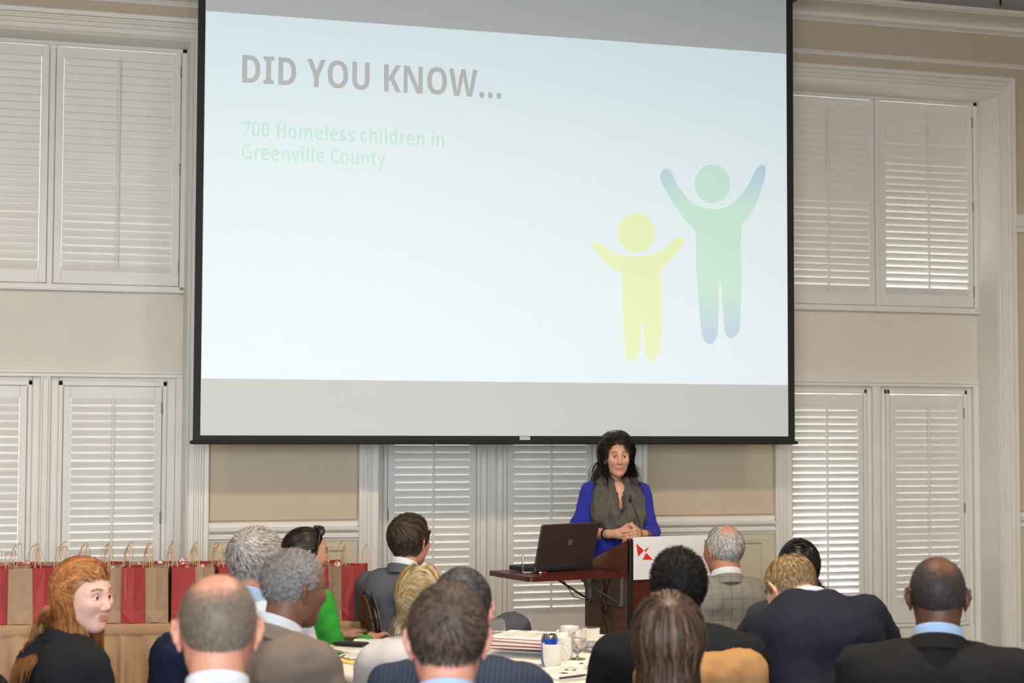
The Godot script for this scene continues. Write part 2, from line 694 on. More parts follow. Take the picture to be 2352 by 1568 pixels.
func shutter(parent: Node, x0: float, x1: float, y0: float, y1: float, z: float, count: int, tilt: float, opening: float, stile: float, top: float, bottom: float, hinge_at: int, lit_top := true) -> void:
	# one shutter leaf: stiles and rails, louvers with their upper edge towards the room, tilt rod, hinges
	var mb := MB.new()
	mb.box(Vector3(x0, y0, z - 0.028), Vector3(x0 + stile, y1, z), 0.003)
	mb.box(Vector3(x1 - stile, y0, z - 0.028), Vector3(x1, y1, z), 0.003)
	mb.box(Vector3(x0 + stile, y1 - top, z - 0.027), Vector3(x1 - stile, y1, z - 0.001), 0.002)
	mb.box(Vector3(x0 + stile, y0, z - 0.027), Vector3(x1 - stile, y0 + bottom, z - 0.001), 0.002)
	# rebate strips behind the leaf close the gap at its sides and foot
	mb.box(Vector3(x0 - 0.012, y0 - 0.012, z - 0.042), Vector3(x0 + 0.015, y1, z - 0.03))
	mb.box(Vector3(x1 - 0.015, y0 - 0.012, z - 0.042), Vector3(x1 + 0.012, y1, z - 0.03))
	mb.box(Vector3(x0, y0 - 0.012, z - 0.042), Vector3(x1, y0 + 0.012, z - 0.03))
	if not lit_top:
		mb.box(Vector3(x0, y1 - 0.012, z - 0.042), Vector3(x1, y1 + 0.012, z - 0.03))
	var leaf := put("shutter", mb, M.shutter, parent)
	var lo := y0 + bottom
	var hi := y1 - top
	var pitch := (hi - lo) / count
	for i in count:
		var f := float(i) / count
		var l := part("louver", louver(x1 - x0 - 2 * stile - 0.0016), M.shutter, leaf)
		l.position = Vector3((x0 + x1) / 2, lo + pitch * (i + 0.5), z - 0.014)
		var t := tilt - opening * pow(1.0 - f, 1.3) + rng.randf_range(-2.2, 2.2)
		l.rotation.x = deg_to_rad(-t)
	var rod := MB.new()
	var xm := (x0 + x1) / 2
	rod.box(Vector3(xm - 0.0065, lo + pitch * 0.35, z + 0.018), Vector3(xm + 0.0065, hi + 0.018, z + 0.03), 0.003)
	put("tilt_rod", rod, M.shutter, leaf)
	for f in [0.08, 0.5, 0.92]:
		var h := MB.new()
		var xh := x1 if hinge_at > 0 else x0
		var yh: float = y0 + (y1 - y0) * f
		for k in 3:
			h.tube([Vector3(xh, yh - 0.036 + k * 0.025, z + 0.002), Vector3(xh, yh - 0.013 + k * 0.025, z + 0.002)], 0.0055, 8)
		put("hinge", h, M.steel, leaf)

func window_root(n: int) -> Node3D:
	return struct_root("window_%d" % n)

func windows() -> void:
	var n := 1
	for bi in 3:
		var bx: float = BAYS[bi][0]
		var hw: float = BAYS[bi][1]
		# upper unit; the middle one hangs behind the screen and shows nothing, so its bay is plain panelling there
		if bi != 1:
			var w := window_root(n)
			n += 1
			var fr := MB.new()
			var yb := 2.542
			fr.box(Vector3(bx - hw, yb, -0.33), Vector3(bx - hw + 0.034, BAY_TOP, -0.25), 0.004)
			fr.box(Vector3(bx + hw - 0.034, yb, -0.33), Vector3(bx + hw, BAY_TOP, -0.25), 0.004)
			fr.box(Vector3(bx - hw, BAY_TOP - 0.03, -0.33), Vector3(bx + hw, BAY_TOP, -0.25), 0.004)
			fr.box(Vector3(bx - hw, yb, -0.33), Vector3(bx + hw, yb + 0.043, -0.25), 0.004)
			fr.box(Vector3(bx - hw - 0.0, yb, -0.25), Vector3(bx + hw, yb + 0.012, -0.238), 0.003)
			fr.box(Vector3(bx - 0.018, yb, -0.33), Vector3(bx + 0.018, BAY_TOP, -0.252), 0.004)
			put("window_frame", fr, M.shutter, w)
			put("pane", boxm(Vector3(bx - hw, yb, -0.43), Vector3(bx + hw, BAY_TOP, -0.426), 0), M.glass, w)
			for s in [-1, 1]:
				var xa: float = bx + 0.021 if s > 0 else bx - hw + 0.037
				var xb: float = bx + hw - 0.037 if s > 0 else bx - 0.021
				var op: float = 9.0 if bi == 0 else (23.0 if s > 0 else 11.0)
				shutter(w, xa, xb, yb + 0.047, BAY_TOP - 0.034, -0.258, 27, 82.0, op, 0.047, 0.068, 0.083, s)
		# panel between the storeys
		var y_low := 2.04
		var sp := boxm(Vector3(bx - hw + 0.0, y_low, -0.5), Vector3(bx + hw, 2.542 if bi != 1 else BAY_TOP, -0.278), 0.002)
		put("spandrel", sp, M.spandrel, get_node("wall_front"))
		# lower unit: two leaves in moulded openings
		var w2 := window_root(n)
		n += 1
		var c := bx - 0.01
		var sur := MB.new()
		sur.box(Vector3(bx - hw, 0.0, -0.5), Vector3(bx - hw + 0.045, y_low, -0.262), 0.004)
		sur.box(Vector3(bx + hw - 0.045, 0.0, -0.5), Vector3(bx + hw, y_low, -0.262), 0.004)
		sur.box(Vector3(bx - hw, 2.005, -0.5), Vector3(bx + hw, y_low + 0.004, -0.258), 0.004)
		sur.box(Vector3(bx - hw, y_low - 0.012, -0.3), Vector3(bx + hw, y_low + 0.01, -0.246), 0.005)
		sur.box(Vector3(c - 0.033, 0.0, -0.5), Vector3(c + 0.033, y_low, -0.264), 0.006)
		sur.box(Vector3(c - 0.02, 0.0, -0.3), Vector3(c + 0.02, 2.0, -0.252), 0.006)
		sur.box(Vector3(bx - hw, 0.0, -0.5), Vector3(bx + hw, 0.276, -0.285), 0.004)
		put("surround", sur, M.trim, w2)
		for s in [-1, 1]:
			var ia: float = c + 0.078 if s > 0 else c - 0.742
			var ib: float = c + 0.742 if s > 0 else c - 0.078
			var of := MB.new()
			of.box(Vector3(minf(ia, c + 0.033 if s > 0 else bx - hw) - 0.0, 0.27, -0.5), Vector3(ia + 0.002, 2.006, -0.3), 0)
			of.box(Vector3(ib - 0.002, 0.27, -0.5), Vector3(bx + hw if s > 0 else c - 0.033, 2.006, -0.3), 0)
			of.box(Vector3(ia, 1.985, -0.5), Vector3(ib, 2.01, -0.3), 0)
			of.box(Vector3(ia, 0.276, -0.33), Vector3(ia + 0.028, 1.985, -0.268), 0.005)
			of.box(Vector3(ib - 0.028, 0.276, -0.33), Vector3(ib, 1.985, -0.268), 0.005)
			of.box(Vector3(ia, 1.95, -0.33), Vector3(ib, 1.985, -0.268), 0.005)
			of.box(Vector3(ia, 0.276, -0.33), Vector3(ib, 0.303, -0.268), 0.005)
			put("window_frame", of, M.trim, w2)
			put("pane", boxm(Vector3(ia, 0.276, -0.43), Vector3(ib, 1.985, -0.426), 0), M.glass, w2)
			var tl := 76.0
			var op := 8.0
			if bi == 2:
				tl = 70.0 if s < 0 else 75.0
				op = 20.0 if s < 0 else 3.0
			elif bi == 0:
				tl = 74.0
				op = 4.0
			shutter(w2, ia + 0.031, ib - 0.031, 0.306, 1.947, -0.272, 29, tl, op, 0.044, 0.077, 0.134, s, bi == 2)

# ---------------------------------------------------------------- ceiling lights
func ceiling_lights() -> void:
	var spots := [[2.4, 5.3, "on the ceiling above the round table", 19.0], [-1.4, 5.3, "on the ceiling beyond the gift table", 9.0], [6.2, 5.3, "on the ceiling towards the far corner", 11.0], [2.4, 10.6, "on the ceiling near the back windows", 8.0], [6.2, 10.6, "on the ceiling by the back corner", 7.0]]
	for s in spots:
		var t := thing("ceiling_light", "square white recessed ceiling light with frosted diffuser " + s[2], "ceiling light", Vector3(s[0], CEIL, s[1]))
		var fr := MB.new()
		for q in [[-0.34, -0.34, 0.34, -0.28], [-0.34, 0.28, 0.34, 0.34], [-0.34, -0.28, -0.28, 0.28], [0.28, -0.28, 0.34, 0.28]]:
			fr.box(Vector3(q[0], -0.03, q[1]), Vector3(q[2], 0, q[3]), 0.004)
		put("light_frame", fr, M.trim, t)
		var m := mat("diffuser_light", Color(0.95, 0.9, 0.8), 0.6)
		m.emission_enabled = true
		m.emission = Color(1.0, 0.87, 0.68)
		m.emission_energy_multiplier = 1.5
		put("diffuser_light", boxm(Vector3(-0.28, -0.012, -0.28), Vector3(0.28, -0.002, 0.28), 0), m, t)
		var l := AreaLight3D.new()
		l.name = "ceiling_glow"
		l.area_size = Vector2(0.56, 0.56)
		l.light_energy = s[3] * 1.2
		l.light_color = Color(1.0, 0.915, 0.79)
		l.shadow_enabled = true
		l.area_range = 30.0
		l.position = Vector3(0, -0.02, 0)
		l.rotation.x = -PI / 2
		t.add_child(l, true)

	var sp := at_h(2298, 3, CEIL - 0.02)
	var sk := thing("sprinkler_head", "small dark sprinkler head under the ceiling near the crown moulding", "sprinkler", Vector3(sp.x, CEIL, sp.z))
	var rose := MB.new()
	rose.lathe([Vector2(0, -0.012), Vector2(0.03, -0.01), Vector2(0.036, 0.0), Vector2(0, 0.0)], 20)
	put("escutcheon", rose, M.steel, sk)
	var stem := MB.new()
	stem.lathe([Vector2(0, -0.05), Vector2(0.014, -0.049), Vector2(0.014, -0.046), Vector2(0.005, -0.044), Vector2(0.007, -0.03), Vector2(0.006, -0.012), Vector2(0, -0.012)], 14)
	put("deflector", stem, M.black_plastic, sk)

# ---------------------------------------------------------------- projection screen
func glow(key: String, e: Color, k := 1.0) -> StandardMaterial3D:   # light thrown on the screen by the projector; e is linear
	var m := mat(key, Color(0.835, 0.84, 0.84), 0.9, 0.0, 0.2)
	m.emission_enabled = true
	m.emission = Color(e.r, e.g, e.b).linear_to_srgb()
	m.emission_energy_multiplier = k
	return m

func flat_poly(pts: Array, z: float) -> MB:   # pixel outline laid on the screen plane
	var poly := PackedVector2Array()
	for p in pts:
		var q := at_z(p[0], p[1], z)
		poly.append(Vector2(q.x, q.y))
	var mb := MB.new()
	mb.prism(poly, z - 0.001, z)
	var lo := Vector3.INF
	var hi := -Vector3.INF
	for q in mb.v:
		lo = lo.min(q)
		hi = hi.max(q)
	for i in mb.v.size():
		mb.uv[i] = Vector2((mb.v[i].x - lo.x) / (hi.x - lo.x), (hi.y - mb.v[i].y) / (hi.y - lo.y))
	return mb

func disc(px: float, py: float, rx: float, ry: float) -> Array:
	var out := []
	for k in 40:
		out.append([px + rx * cos(TAU * k / 40), py + ry * sin(TAU * k / 40)])
	return out

func smooth_loop(pts: Array) -> Array:
	var out := []
	var m := pts.size()
	for i in m:
		var p0 := Vector2(pts[(i + m - 1) % m][0], pts[(i + m - 1) % m][1])
		var p1 := Vector2(pts[i][0], pts[i][1])
		var p2 := Vector2(pts[(i + 1) % m][0], pts[(i + 1) % m][1])
		var p3 := Vector2(pts[(i + 2) % m][0], pts[(i + 2) % m][1])
		for k in 4:
			var t := k / 4.0
			var q := p1.cubic_interpolate(p2, p0, p3, t)
			out.append([q.x, q.y])
	return out

func text_on_screen(txt: String, x0: float, x1: float, y0: float, y1: float, z: float, m: Material, parent: Node, called: String, weight := 700) -> void:
	# lettering stretched to the box x0..x1, y0 (baseline) .. y1 (cap height)
	var f := SystemFont.new()
	f.font_names = PackedStringArray(["Droid Sans"])
	f.font_weight = weight
	var fv := FontVariation.new()
	fv.base_font = f
	var ref := TextMesh.new()
	ref.font = fv
	ref.text = "H"
	ref.font_size = 64
	ref.depth = 0.0
	var cap := ref.get_aabb()
	var t := TextMesh.new()
	t.font = fv
	t.text = txt
	t.font_size = 64
	t.depth = 0.001
	t.curve_step = 0.5
	t.horizontal_alignment = HORIZONTAL_ALIGNMENT_LEFT
	var bb := t.get_aabb()
	var refb := TextMesh.new()
	refb.font = fv
	refb.text = "H" + txt
	refb.font_size = 64
	refb.depth = 0.0
	var o := part(called, t, m, parent)
	var sx := (x1 - x0) / bb.size.x
	var sy := (y1 - y0) / cap.size.y
	o.scale = Vector3(sx, sy, 1)
	o.position = Vector3(x0 - bb.position.x * sx, y0 - cap.position.y * sy, z)

func screen() -> void:
	var t := thing("projection_screen", "large black bordered pull-down projection screen showing a slide", "projection screen", Vector3.ZERO)
	var z := 0.5
	var cloth := glow("screen_cloth", Color(0.025, 0.06, 0.085))   # the projector's black bars still glow a little
	put("screen_cloth", boxm(Vector3(1.178, 1.648, z - 0.003), Vector3(5.003, 4.6, z), 0), cloth, t)
	var bd := MB.new()
	bd.box(Vector3(1.135, 1.615, z - 0.004), Vector3(1.178, 4.6, z + 0.0005))
	bd.box(Vector3(5.003, 1.615, z - 0.004), Vector3(5.05, 4.6, z + 0.0005))
	bd.box(Vector3(1.178, 1.615, z - 0.004), Vector3(5.003, 1.648, z + 0.0005))
	put("black_border", bd, M.black_satin, t)
	var bar := MB.new()
	bar.tube([Vector3(1.135, 1.607, z), Vector3(5.055, 1.607, z)], 0.012, 14)
	put("weight_bar", bar, M.black_satin, t)
	for x in [1.127, 5.06]:
		var cap := MB.new()
		cap.tube([Vector3(x - 0.008, 1.607, z), Vector3(x + 0.008, 1.607, z)], 0.011, 14)
		put("bar_end_cap", cap, M.black_plastic, t)
	var house := MB.new()
	house.box(Vector3(1.02, 4.556, z - 0.09), Vector3(5.11, CEIL, z + 0.09), 0.012)
	put("housing", house, mat("screen_case", Color(0.16, 0.1, 0.09), 0.5), t)
	# maker's plate, too small to read
	put("maker_plate", boxm(Vector3(3.155, 1.623, z), Vector3(3.223, 1.645, z + 0.002), 0), mat("plate", Color(0.8, 0.8, 0.79), 0.4), t)
	var mk := MB.new()
	for k in 7:
		mk.box(Vector3(3.161 + k * 0.0085, 1.632, z + 0.002), Vector3(3.166 + k * 0.0085, 1.637, z + 0.0026))
	put("plate_lettering", mk, M.print_grey, t)
	# the projected slide
	var slide := put("screen_slide", boxm(Vector3(1.182, 1.985, z), Vector3(5.0, 4.183, z + 0.0015), 0), glow("screen_slide_light", Color(0.365, 0.53, 0.61)), t)
	var zt := z + 0.003
	var dark := glow("screen_grey_text", Color(0.03, 0.06, 0.085))
	var mint := glow("screen_mint_text", Color(0.14, 0.46, 0.36))
	var a := at_z(556, 190, zt)
	var b := at_z(1152, 226, zt)
	var c := at_z(556, 126, zt)
	text_on_screen("DID YOU KNOW\u2026", a.x, b.x, (a.y + b.y) / 2 , (a.y + b.y) / 2 + (c.y - a.y), zt, dark, slide, "slide_heading")
	a = at_z(556, 313, zt)
	b = at_z(1020, 336, zt)
	c = at_z(556, 279, zt)
	text_on_screen("700 Homeless children in", a.x, b.x, (a.y + b.y) / 2, (a.y + b.y) / 2 + (c.y - a.y), zt, mint, slide, "slide_text")
	a = at_z(555, 366, zt)
	b = at_z(886, 380, zt)
	c = at_z(555, 332, zt)
	text_on_screen("Greenville County", a.x, b.x, (a.y + b.y) / 2, (a.y + b.y) / 2 + (c.y - a.y), zt, mint, slide, "slide_text")
	# two figures with raised arms
	var yellow := glow("screen_yellow_figure", Color(0.40, 0.53, 0.10))
	var mixed := glow("screen_mint_figure", Color.WHITE)
	var gt := GradientTexture2D.new()
	var gr := Gradient.new()
	var cb := Color(0.03, 0.22, 0.50).linear_to_srgb()
	var cm := Color(0.12, 0.45, 0.33).linear_to_srgb()
	gr.set_color(0, cb)
	gr.set_color(1, cb)
	gr.add_point(0.24, cm)
	gr.add_point(0.72, cm)
	gt.gradient = gr
	gt.fill_from = Vector2(0, 0)
	gt.fill_to = Vector2(0, 1)
	gt.width = 8
	gt.height = 128
	mixed.emission_texture = gt
	mixed.emission_operator = BaseMaterial3D.EMISSION_OP_MULTIPLY
	put("slide_figure_head", flat_poly(disc(1636, 422, 41, 45), zt), glow("screen_mint_head", Color(0.12, 0.44, 0.36)), slide)
	put("slide_figure", flat_poly(smooth_loop([[1522, 390], [1533, 388], [1543, 396], [1560, 430], [1585, 460], [1610, 475], [1640, 480], [1668, 475], [1695, 455], [1718, 425], [1735, 392], [1745, 380], [1755, 379], [1759, 392], [1752, 425], [1738, 465], [1718, 500], [1703, 524], [1703, 640], [1700, 740], [1695, 765], [1682, 776], [1668, 770], [1663, 745], [1657, 665], [1654, 646], [1651, 665], [1650, 745], [1646, 775], [1634, 790], [1620, 785], [1612, 765], [1605, 700], [1598, 600], [1597, 532], [1575, 508], [1545, 465], [1525, 430], [1516, 408]]), zt), mixed, slide)
	put("slide_figure_head", flat_poly(disc(1461, 535, 42, 46), zt), yellow, slide)
	put("slide_figure", flat_poly(smooth_loop([[1361, 565], [1366, 557], [1378, 558], [1405, 577], [1435, 587], [1465, 589], [1495, 585], [1525, 570], [1548, 550], [1562, 545], [1571, 550], [1568, 562], [1553, 583], [1535, 605], [1519, 626], [1520, 680], [1518, 790], [1512, 815], [1500, 829], [1488, 825], [1481, 805], [1479, 750], [1477, 737], [1474, 750], [1470, 800], [1463, 822], [1450, 831], [1438, 822], [1434, 790], [1429, 700], [1427, 632], [1400, 612], [1375, 585], [1363, 572]]), zt), yellow, slide)

# ---------------------------------------------------------------- people: shared anatomy
var HEAD := []    # verts, normals, indices, colours of a bare head, origin between the ears, z forward
var EAR := []
var HEADR := []   # radius of the bare head on the grid of the hair cap
var HAND := []
var EYE_MESH: Mesh
var IRIS_MESH: Mesh

static func smin(a: float, b: float, k: float) -> float:
	var q := k - absf(a - b)
	return minf(a, b) - (q * q * 0.25 / k if q > 0.0 else 0.0)

static func eld(p: Vector3, c: Vector3, r: Vector3) -> float:
	var d := p - c
	var k1 := (d / (r * r)).length()
	var k0 := (d / r).length()
	return k0 * (k0 - 1.0) / maxf(k1, 1e-6)

static func capd(p: Vector3, a: Vector3, b: Vector3, ra: float, rb: float) -> float:
	var ab := b - a
	var t := clampf((p - a).dot(ab) / ab.length_squared(), 0.0, 1.0)
	return (p - a - ab * t).length() - lerpf(ra, rb, t)

static func head_d(p: Vector3, front: bool) -> float:
	var q := Vector3(absf(p.x), p.y, p.z)
	var d := eld(p, Vector3(0, 0.026, -0.012), Vector3(0.0755, 0.086, 0.097))
	d = smin(d, eld(p, Vector3(0, -0.03, 0.026), Vector3(0.058, 0.082, 0.06)), 0.05)
	d = smin(d, eld(q, Vector3(0.04, -0.058, 0.012), Vector3(0.018, 0.035, 0.035)), 0.03)
	if not front:
		return d
	d = smin(d, eld(p, Vector3(0, -0.094, 0.06), Vector3(0.026, 0.02, 0.024)), 0.035)
	d = smin(d, eld(q, Vector3(0.036, -0.02, 0.06), Vector3(0.022, 0.02, 0.024)), 0.03)
	d = smin(d, capd(q, Vector3(0.004, 0.026, 0.08), Vector3(0.045, 0.022, 0.062), 0.012, 0.01), 0.02)
	var s := eld(q, Vector3(0.031, 0.004, 0.094), Vector3(0.019, 0.012, 0.018))
	d = -smin(-d, s, 0.016)
	d = smin(d, capd(p, Vector3(0, 0.016, 0.084), Vector3(0, -0.022, 0.104), 0.007, 0.0095), 0.016)
	d = smin(d, eld(p, Vector3(0, -0.03, 0.103), Vector3(0.0115, 0.009, 0.011)), 0.008)
	d = smin(d, eld(q, Vector3(0.0115, -0.034, 0.094), Vector3(0.0065, 0.006, 0.009)), 0.006)
	d = smin(d, eld(p, Vector3(0, -0.058, 0.0815), Vector3(0.022, 0.005, 0.0105)), 0.009)
	d = smin(d, eld(p, Vector3(0, -0.0685, 0.0795), Vector3(0.018, 0.006, 0.0105)), 0.012)
	# the parting of the lips and the nostrils
	d = -smin(-d, capd(p, Vector3(-0.019, -0.0632, 0.0885), Vector3(0.019, -0.0632, 0.0885), 0.0026, 0.0026), 0.003)
	d = -smin(-d, eld(q, Vector3(0.0068, -0.0405, 0.1), Vector3(0.0034, 0.004, 0.0045)), 0.003)
	return d

func anatomy() -> void:
	var nu := 112
	var nv := 150
	var mb := MB.new()
	var rows := []
	for j in nv + 1:
		var el := -PI / 2 + PI * j / nv
		var row := PackedVector3Array()
		for i in nu:
			var u := -PI + TAU * i / nu
			var az := u - 0.62 * sin(u)
			var dir := Vector3(sin(az) * cos(el), sin(el), cos(az) * cos(el))
			var front := absf(az) < 1.3 and el < 0.7
			var t := 0.16
			for k in 9:
				var d := head_d(dir * t, front)
				t -= d
				if absf(d) < 0.0003:
					break
			row.append(dir * t)
		rows.append(row)
	mb.grid(rows, true)
	var cols := PackedColorArray()
	for p in mb.v:
		var c := Color(1, 1, 1)
		var ax := absf(p.x)
		if p.z > 0.07:
			var mw := 0.0225
			var lip := p.y < -0.053 and p.y > -0.0745 and ax < mw * (1.0 - pow(absf(p.y + 0.063) / 0.0135, 2.0) * 0.35)
			if lip:
				c = Color(0.82, 0.55, 0.54)
			var by := 0.0285 + 0.004 * sin(clampf((ax - 0.012) / 0.04, 0, 1) * PI) - 0.1 * maxf(0.0, ax - 0.038)
			if ax > 0.013 and ax < 0.053 and absf(p.y - by) < 0.0034:
				c = Color(0.28, 0.22, 0.2)
		cols.append(c)
	HEAD = [mb.v, mb.n, mb.idx, cols]
	for j in 61:
		var rr := PackedFloat32Array()
		var el := -PI / 2 + PI * j / 60.0
		for i in 84:
			var az := -PI + TAU * i / 84.0
			var dir := Vector3(sin(az) * cos(el), sin(el), cos(az) * cos(el))
			var t := 0.16
			for k in 7:
				t -= head_d(dir * t, false)
			rr.append(t)
		HEADR.append(rr)
	# ear: x outward, y up, z forward
	var e := SDF.new(Vector3(-0.012, -0.045, -0.035), Vector3(0.03, 0.045, 0.03), 0.0025, 0.005)
	var hx := [Vector3(0.002, 0.002, 0.012), Vector3(0.004, 0.02, 0.014), Vector3(0.009, 0.031, 0.002), Vector3(0.013, 0.027, -0.013), Vector3(0.013, 0.008, -0.019), Vector3(0.009, -0.012, -0.013), Vector3(0.005, -0.024, -0.003)]
	for i in hx.size() - 1:
		e.cap(hx[i], hx[i + 1], 0.0042, 0.0042)
	e.ell(Vector3(0.003, 0.004, -0.003), Vector3(0.005, 0.028, 0.016))
	e.ell(Vector3(0.005, -0.026, 0.001), Vector3(0.004, 0.01, 0.008))
	e.cap(Vector3(0.006, 0.016, -0.008), Vector3(0.007, -0.006, -0.008), 0.0035, 0.0035)
	EAR = e.build()
	# relaxed right hand: wrist at the origin, fingers along +z, palm down (-y), thumb towards +x
	var h := SDF.new(Vector3(-0.07, -0.06, -0.04), Vector3(0.08, 0.045, 0.21), 0.0045, 0.01)
	h.cap(Vector3(0, 0, -0.03), Vector3(0, 0, 0.02), 0.026, 0.027)
	for k in 4:
		var x := 0.03 - k * 0.02
		h.cap(Vector3(x * 0.6, 0, 0.02), Vector3(x, 0, 0.088 - absf(k - 1.0) * 0.004), 0.016, 0.0125)
		var len: float = [0.072, 0.08, 0.074, 0.058][k]
		var a := Vector3(x, 0, 0.09 - absf(k - 1.0) * 0.004)
		var b := a + Vector3(x * 0.12, -0.008, len * 0.5)
		var c := b + Vector3(0, -0.014, len * 0.32)
		var d := c + Vector3(0, -0.016, len * 0.2)
		h.cap(a, b, 0.0098, 0.0088, 0.004)
		h.cap(b, c, 0.0088, 0.008, 0.004)
		h.cap(c, d, 0.008, 0.007, 0.004)
	h.cap(Vector3(0.02, -0.006, 0.02), Vector3(0.047, -0.012, 0.052), 0.016, 0.012)
	h.cap(Vector3(0.047, -0.012, 0.052), Vector3(0.055, -0.016, 0.085), 0.011, 0.0095, 0.005)
	h.cap(Vector3(0.055, -0.016, 0.085), Vector3(0.054, -0.02, 0.108), 0.0095, 0.008, 0.005)
	HAND = h.build()
	var em := MB.new()
	var er := []
	for j in 13:
		var row := PackedVector3Array()
		var t := PI * j / 12.0
		for k in 20:
			row.append(Vector3(sin(t) * cos(TAU * k / 20), sin(t) * sin(TAU * k / 20), -cos(t)) * 0.0122)
		er.append(row)
	em.grid(er, true)
	EYE_MESH = em.mesh()
	var im := MB.new()
	var ir := []
	for j in 5:
		var row := PackedVector3Array()
		var t := 0.5 * j / 4.0
		for k in 16:
			row.append(Vector3(-sin(t) * cos(TAU * k / 16), sin(t) * sin(TAU * k / 16), cos(t)) * 0.01235)
		ir.append(row)
	im.grid(ir, true)
	IRIS_MESH = im.mesh()
	mat("eye_white", Color(0.87, 0.85, 0.83), 0.2)
	mat("iris", Color(0.12, 0.08, 0.06), 0.15)

func skin(c: Color) -> StandardMaterial3D:
	var key := "skin_" + c.to_html()
	if not M.has(key):
		var m := mat(key, c, 0.5, 0.0, 0.45)
		m.vertex_color_use_as_albedo = true
		tone(m, M.skin_tone, 9.0)
	return M[key]

func put_head(body: MB, root: Node3D, H: Transform3D, N: Vector3, nr: float, ears := true) -> void:
	# head, ears and neck into the one skin mesh; eyes as parts
	body.add(HEAD[0], HEAD[1], HEAD[2], H, HEAD[3])
	body.col = Color.WHITE
	if ears:
		for s in [-1, 1]:
			var b := Basis(Vector3(s, 0, 0), Vector3.UP, Vector3.BACK) * Basis(Vector3.UP, -0.35)
			body.add(EAR[0], EAR[1], EAR[2], H * Transform3D(b, Vector3(s * 0.0725, -0.008, -0.006)))
	var top := H * Vector3(0, -0.02, -0.02)
	var mid := H * Vector3(0, -0.085, -0.022)
	var path := []
	var rad := []
	for k in 9:
		var t := k / 8.0
		var p: Vector3 = (N + Vector3(0, -0.05, 0.0)).bezier_interpolate(N + Vector3(0, 0.02, 0), mid, top, t)
		path.append(p)
		rad.append(lerpf(nr * 1.16, nr, smoothstep(0.0, 0.5, t)))
	body.tube(path, rad, 24)
	for s in [-1, 1]:
		var e := part("eye", EYE_MESH, M.eye_white, root)
		e.transform = H * Transform3D(Basis.IDENTITY, Vector3(s * 0.031, 0.0035, 0.0735))
		part("iris", IRIS_MESH, M.iris, e)
		# upper lid and lashes
		var rows := []
		for j in 5:
			var row := PackedVector3Array()
			var el := lerpf(1.5, 0.4, j / 4.0)
			for k in 11:
				var az := lerpf(-1.35, 1.35, k / 10.0)
				row.append(H * (Vector3(s * 0.031, 0.0035, 0.0735) + Vector3(sin(az) * cos(el * (1.0 - 0.25 * az * az / 1.8)), sin(el * (1.0 - 0.25 * az * az / 1.8)), cos(az) * cos(el)) * 0.0134))
			rows.append(row)
		body.col = Color.WHITE
		body.grid(rows)
		var low := []
		for j in 4:
			var row := PackedVector3Array()
			var el := lerpf(-0.34, -1.4, j / 3.0)
			for k in 11:
				var az := lerpf(-1.35, 1.35, k / 10.0)
				row.append(H * (Vector3(s * 0.031, 0.0035, 0.0735) + Vector3(sin(az) * cos(el), sin(el * (1.0 - 0.3 * az * az / 1.8)), cos(az) * cos(el)) * 0.0132))
			low.append(row)
		body.grid(low)
		body.col = Color(0.1, 0.08, 0.08)
		var lash := []
		for k in 11:
			lash.append(rows[4][k])
		body.tube(lash, 0.0013, 5)
		body.col = Color.WHITE

const SC := Vector3(0, 0.026, -0.012)       # scalp ellipsoid in the head frame
const SR := Vector3(0.0765, 0.087, 0.098)

func hairline(az: float) -> float:   # lowest elevation of hair for this azimuth from the front
	var a := rad_to_deg(absf(az))
	var t := [[0, 44], [40, 38], [62, 22], [78, 4], [92, 2], [104, -6], [122, -30], [150, -37], [180, -38]]
	for i in t.size() - 1:
		if a <= t[i + 1][0]:
			return deg_to_rad(remap(a, t[i][0], t[i + 1][0], t[i][1], t[i + 1][1]))
	return deg_to_rad(-38)

func scalp(d: Vector3) -> Vector3:   # point of the scalp ellipsoid in direction d from the head's origin
	var o := -SC / SR
	var e := d / SR
	var a := e.dot(e)
	var b := o.dot(e)
	var c := o.dot(o) - 1.0
	return d * ((-b + sqrt(b * b - a * c)) / a)

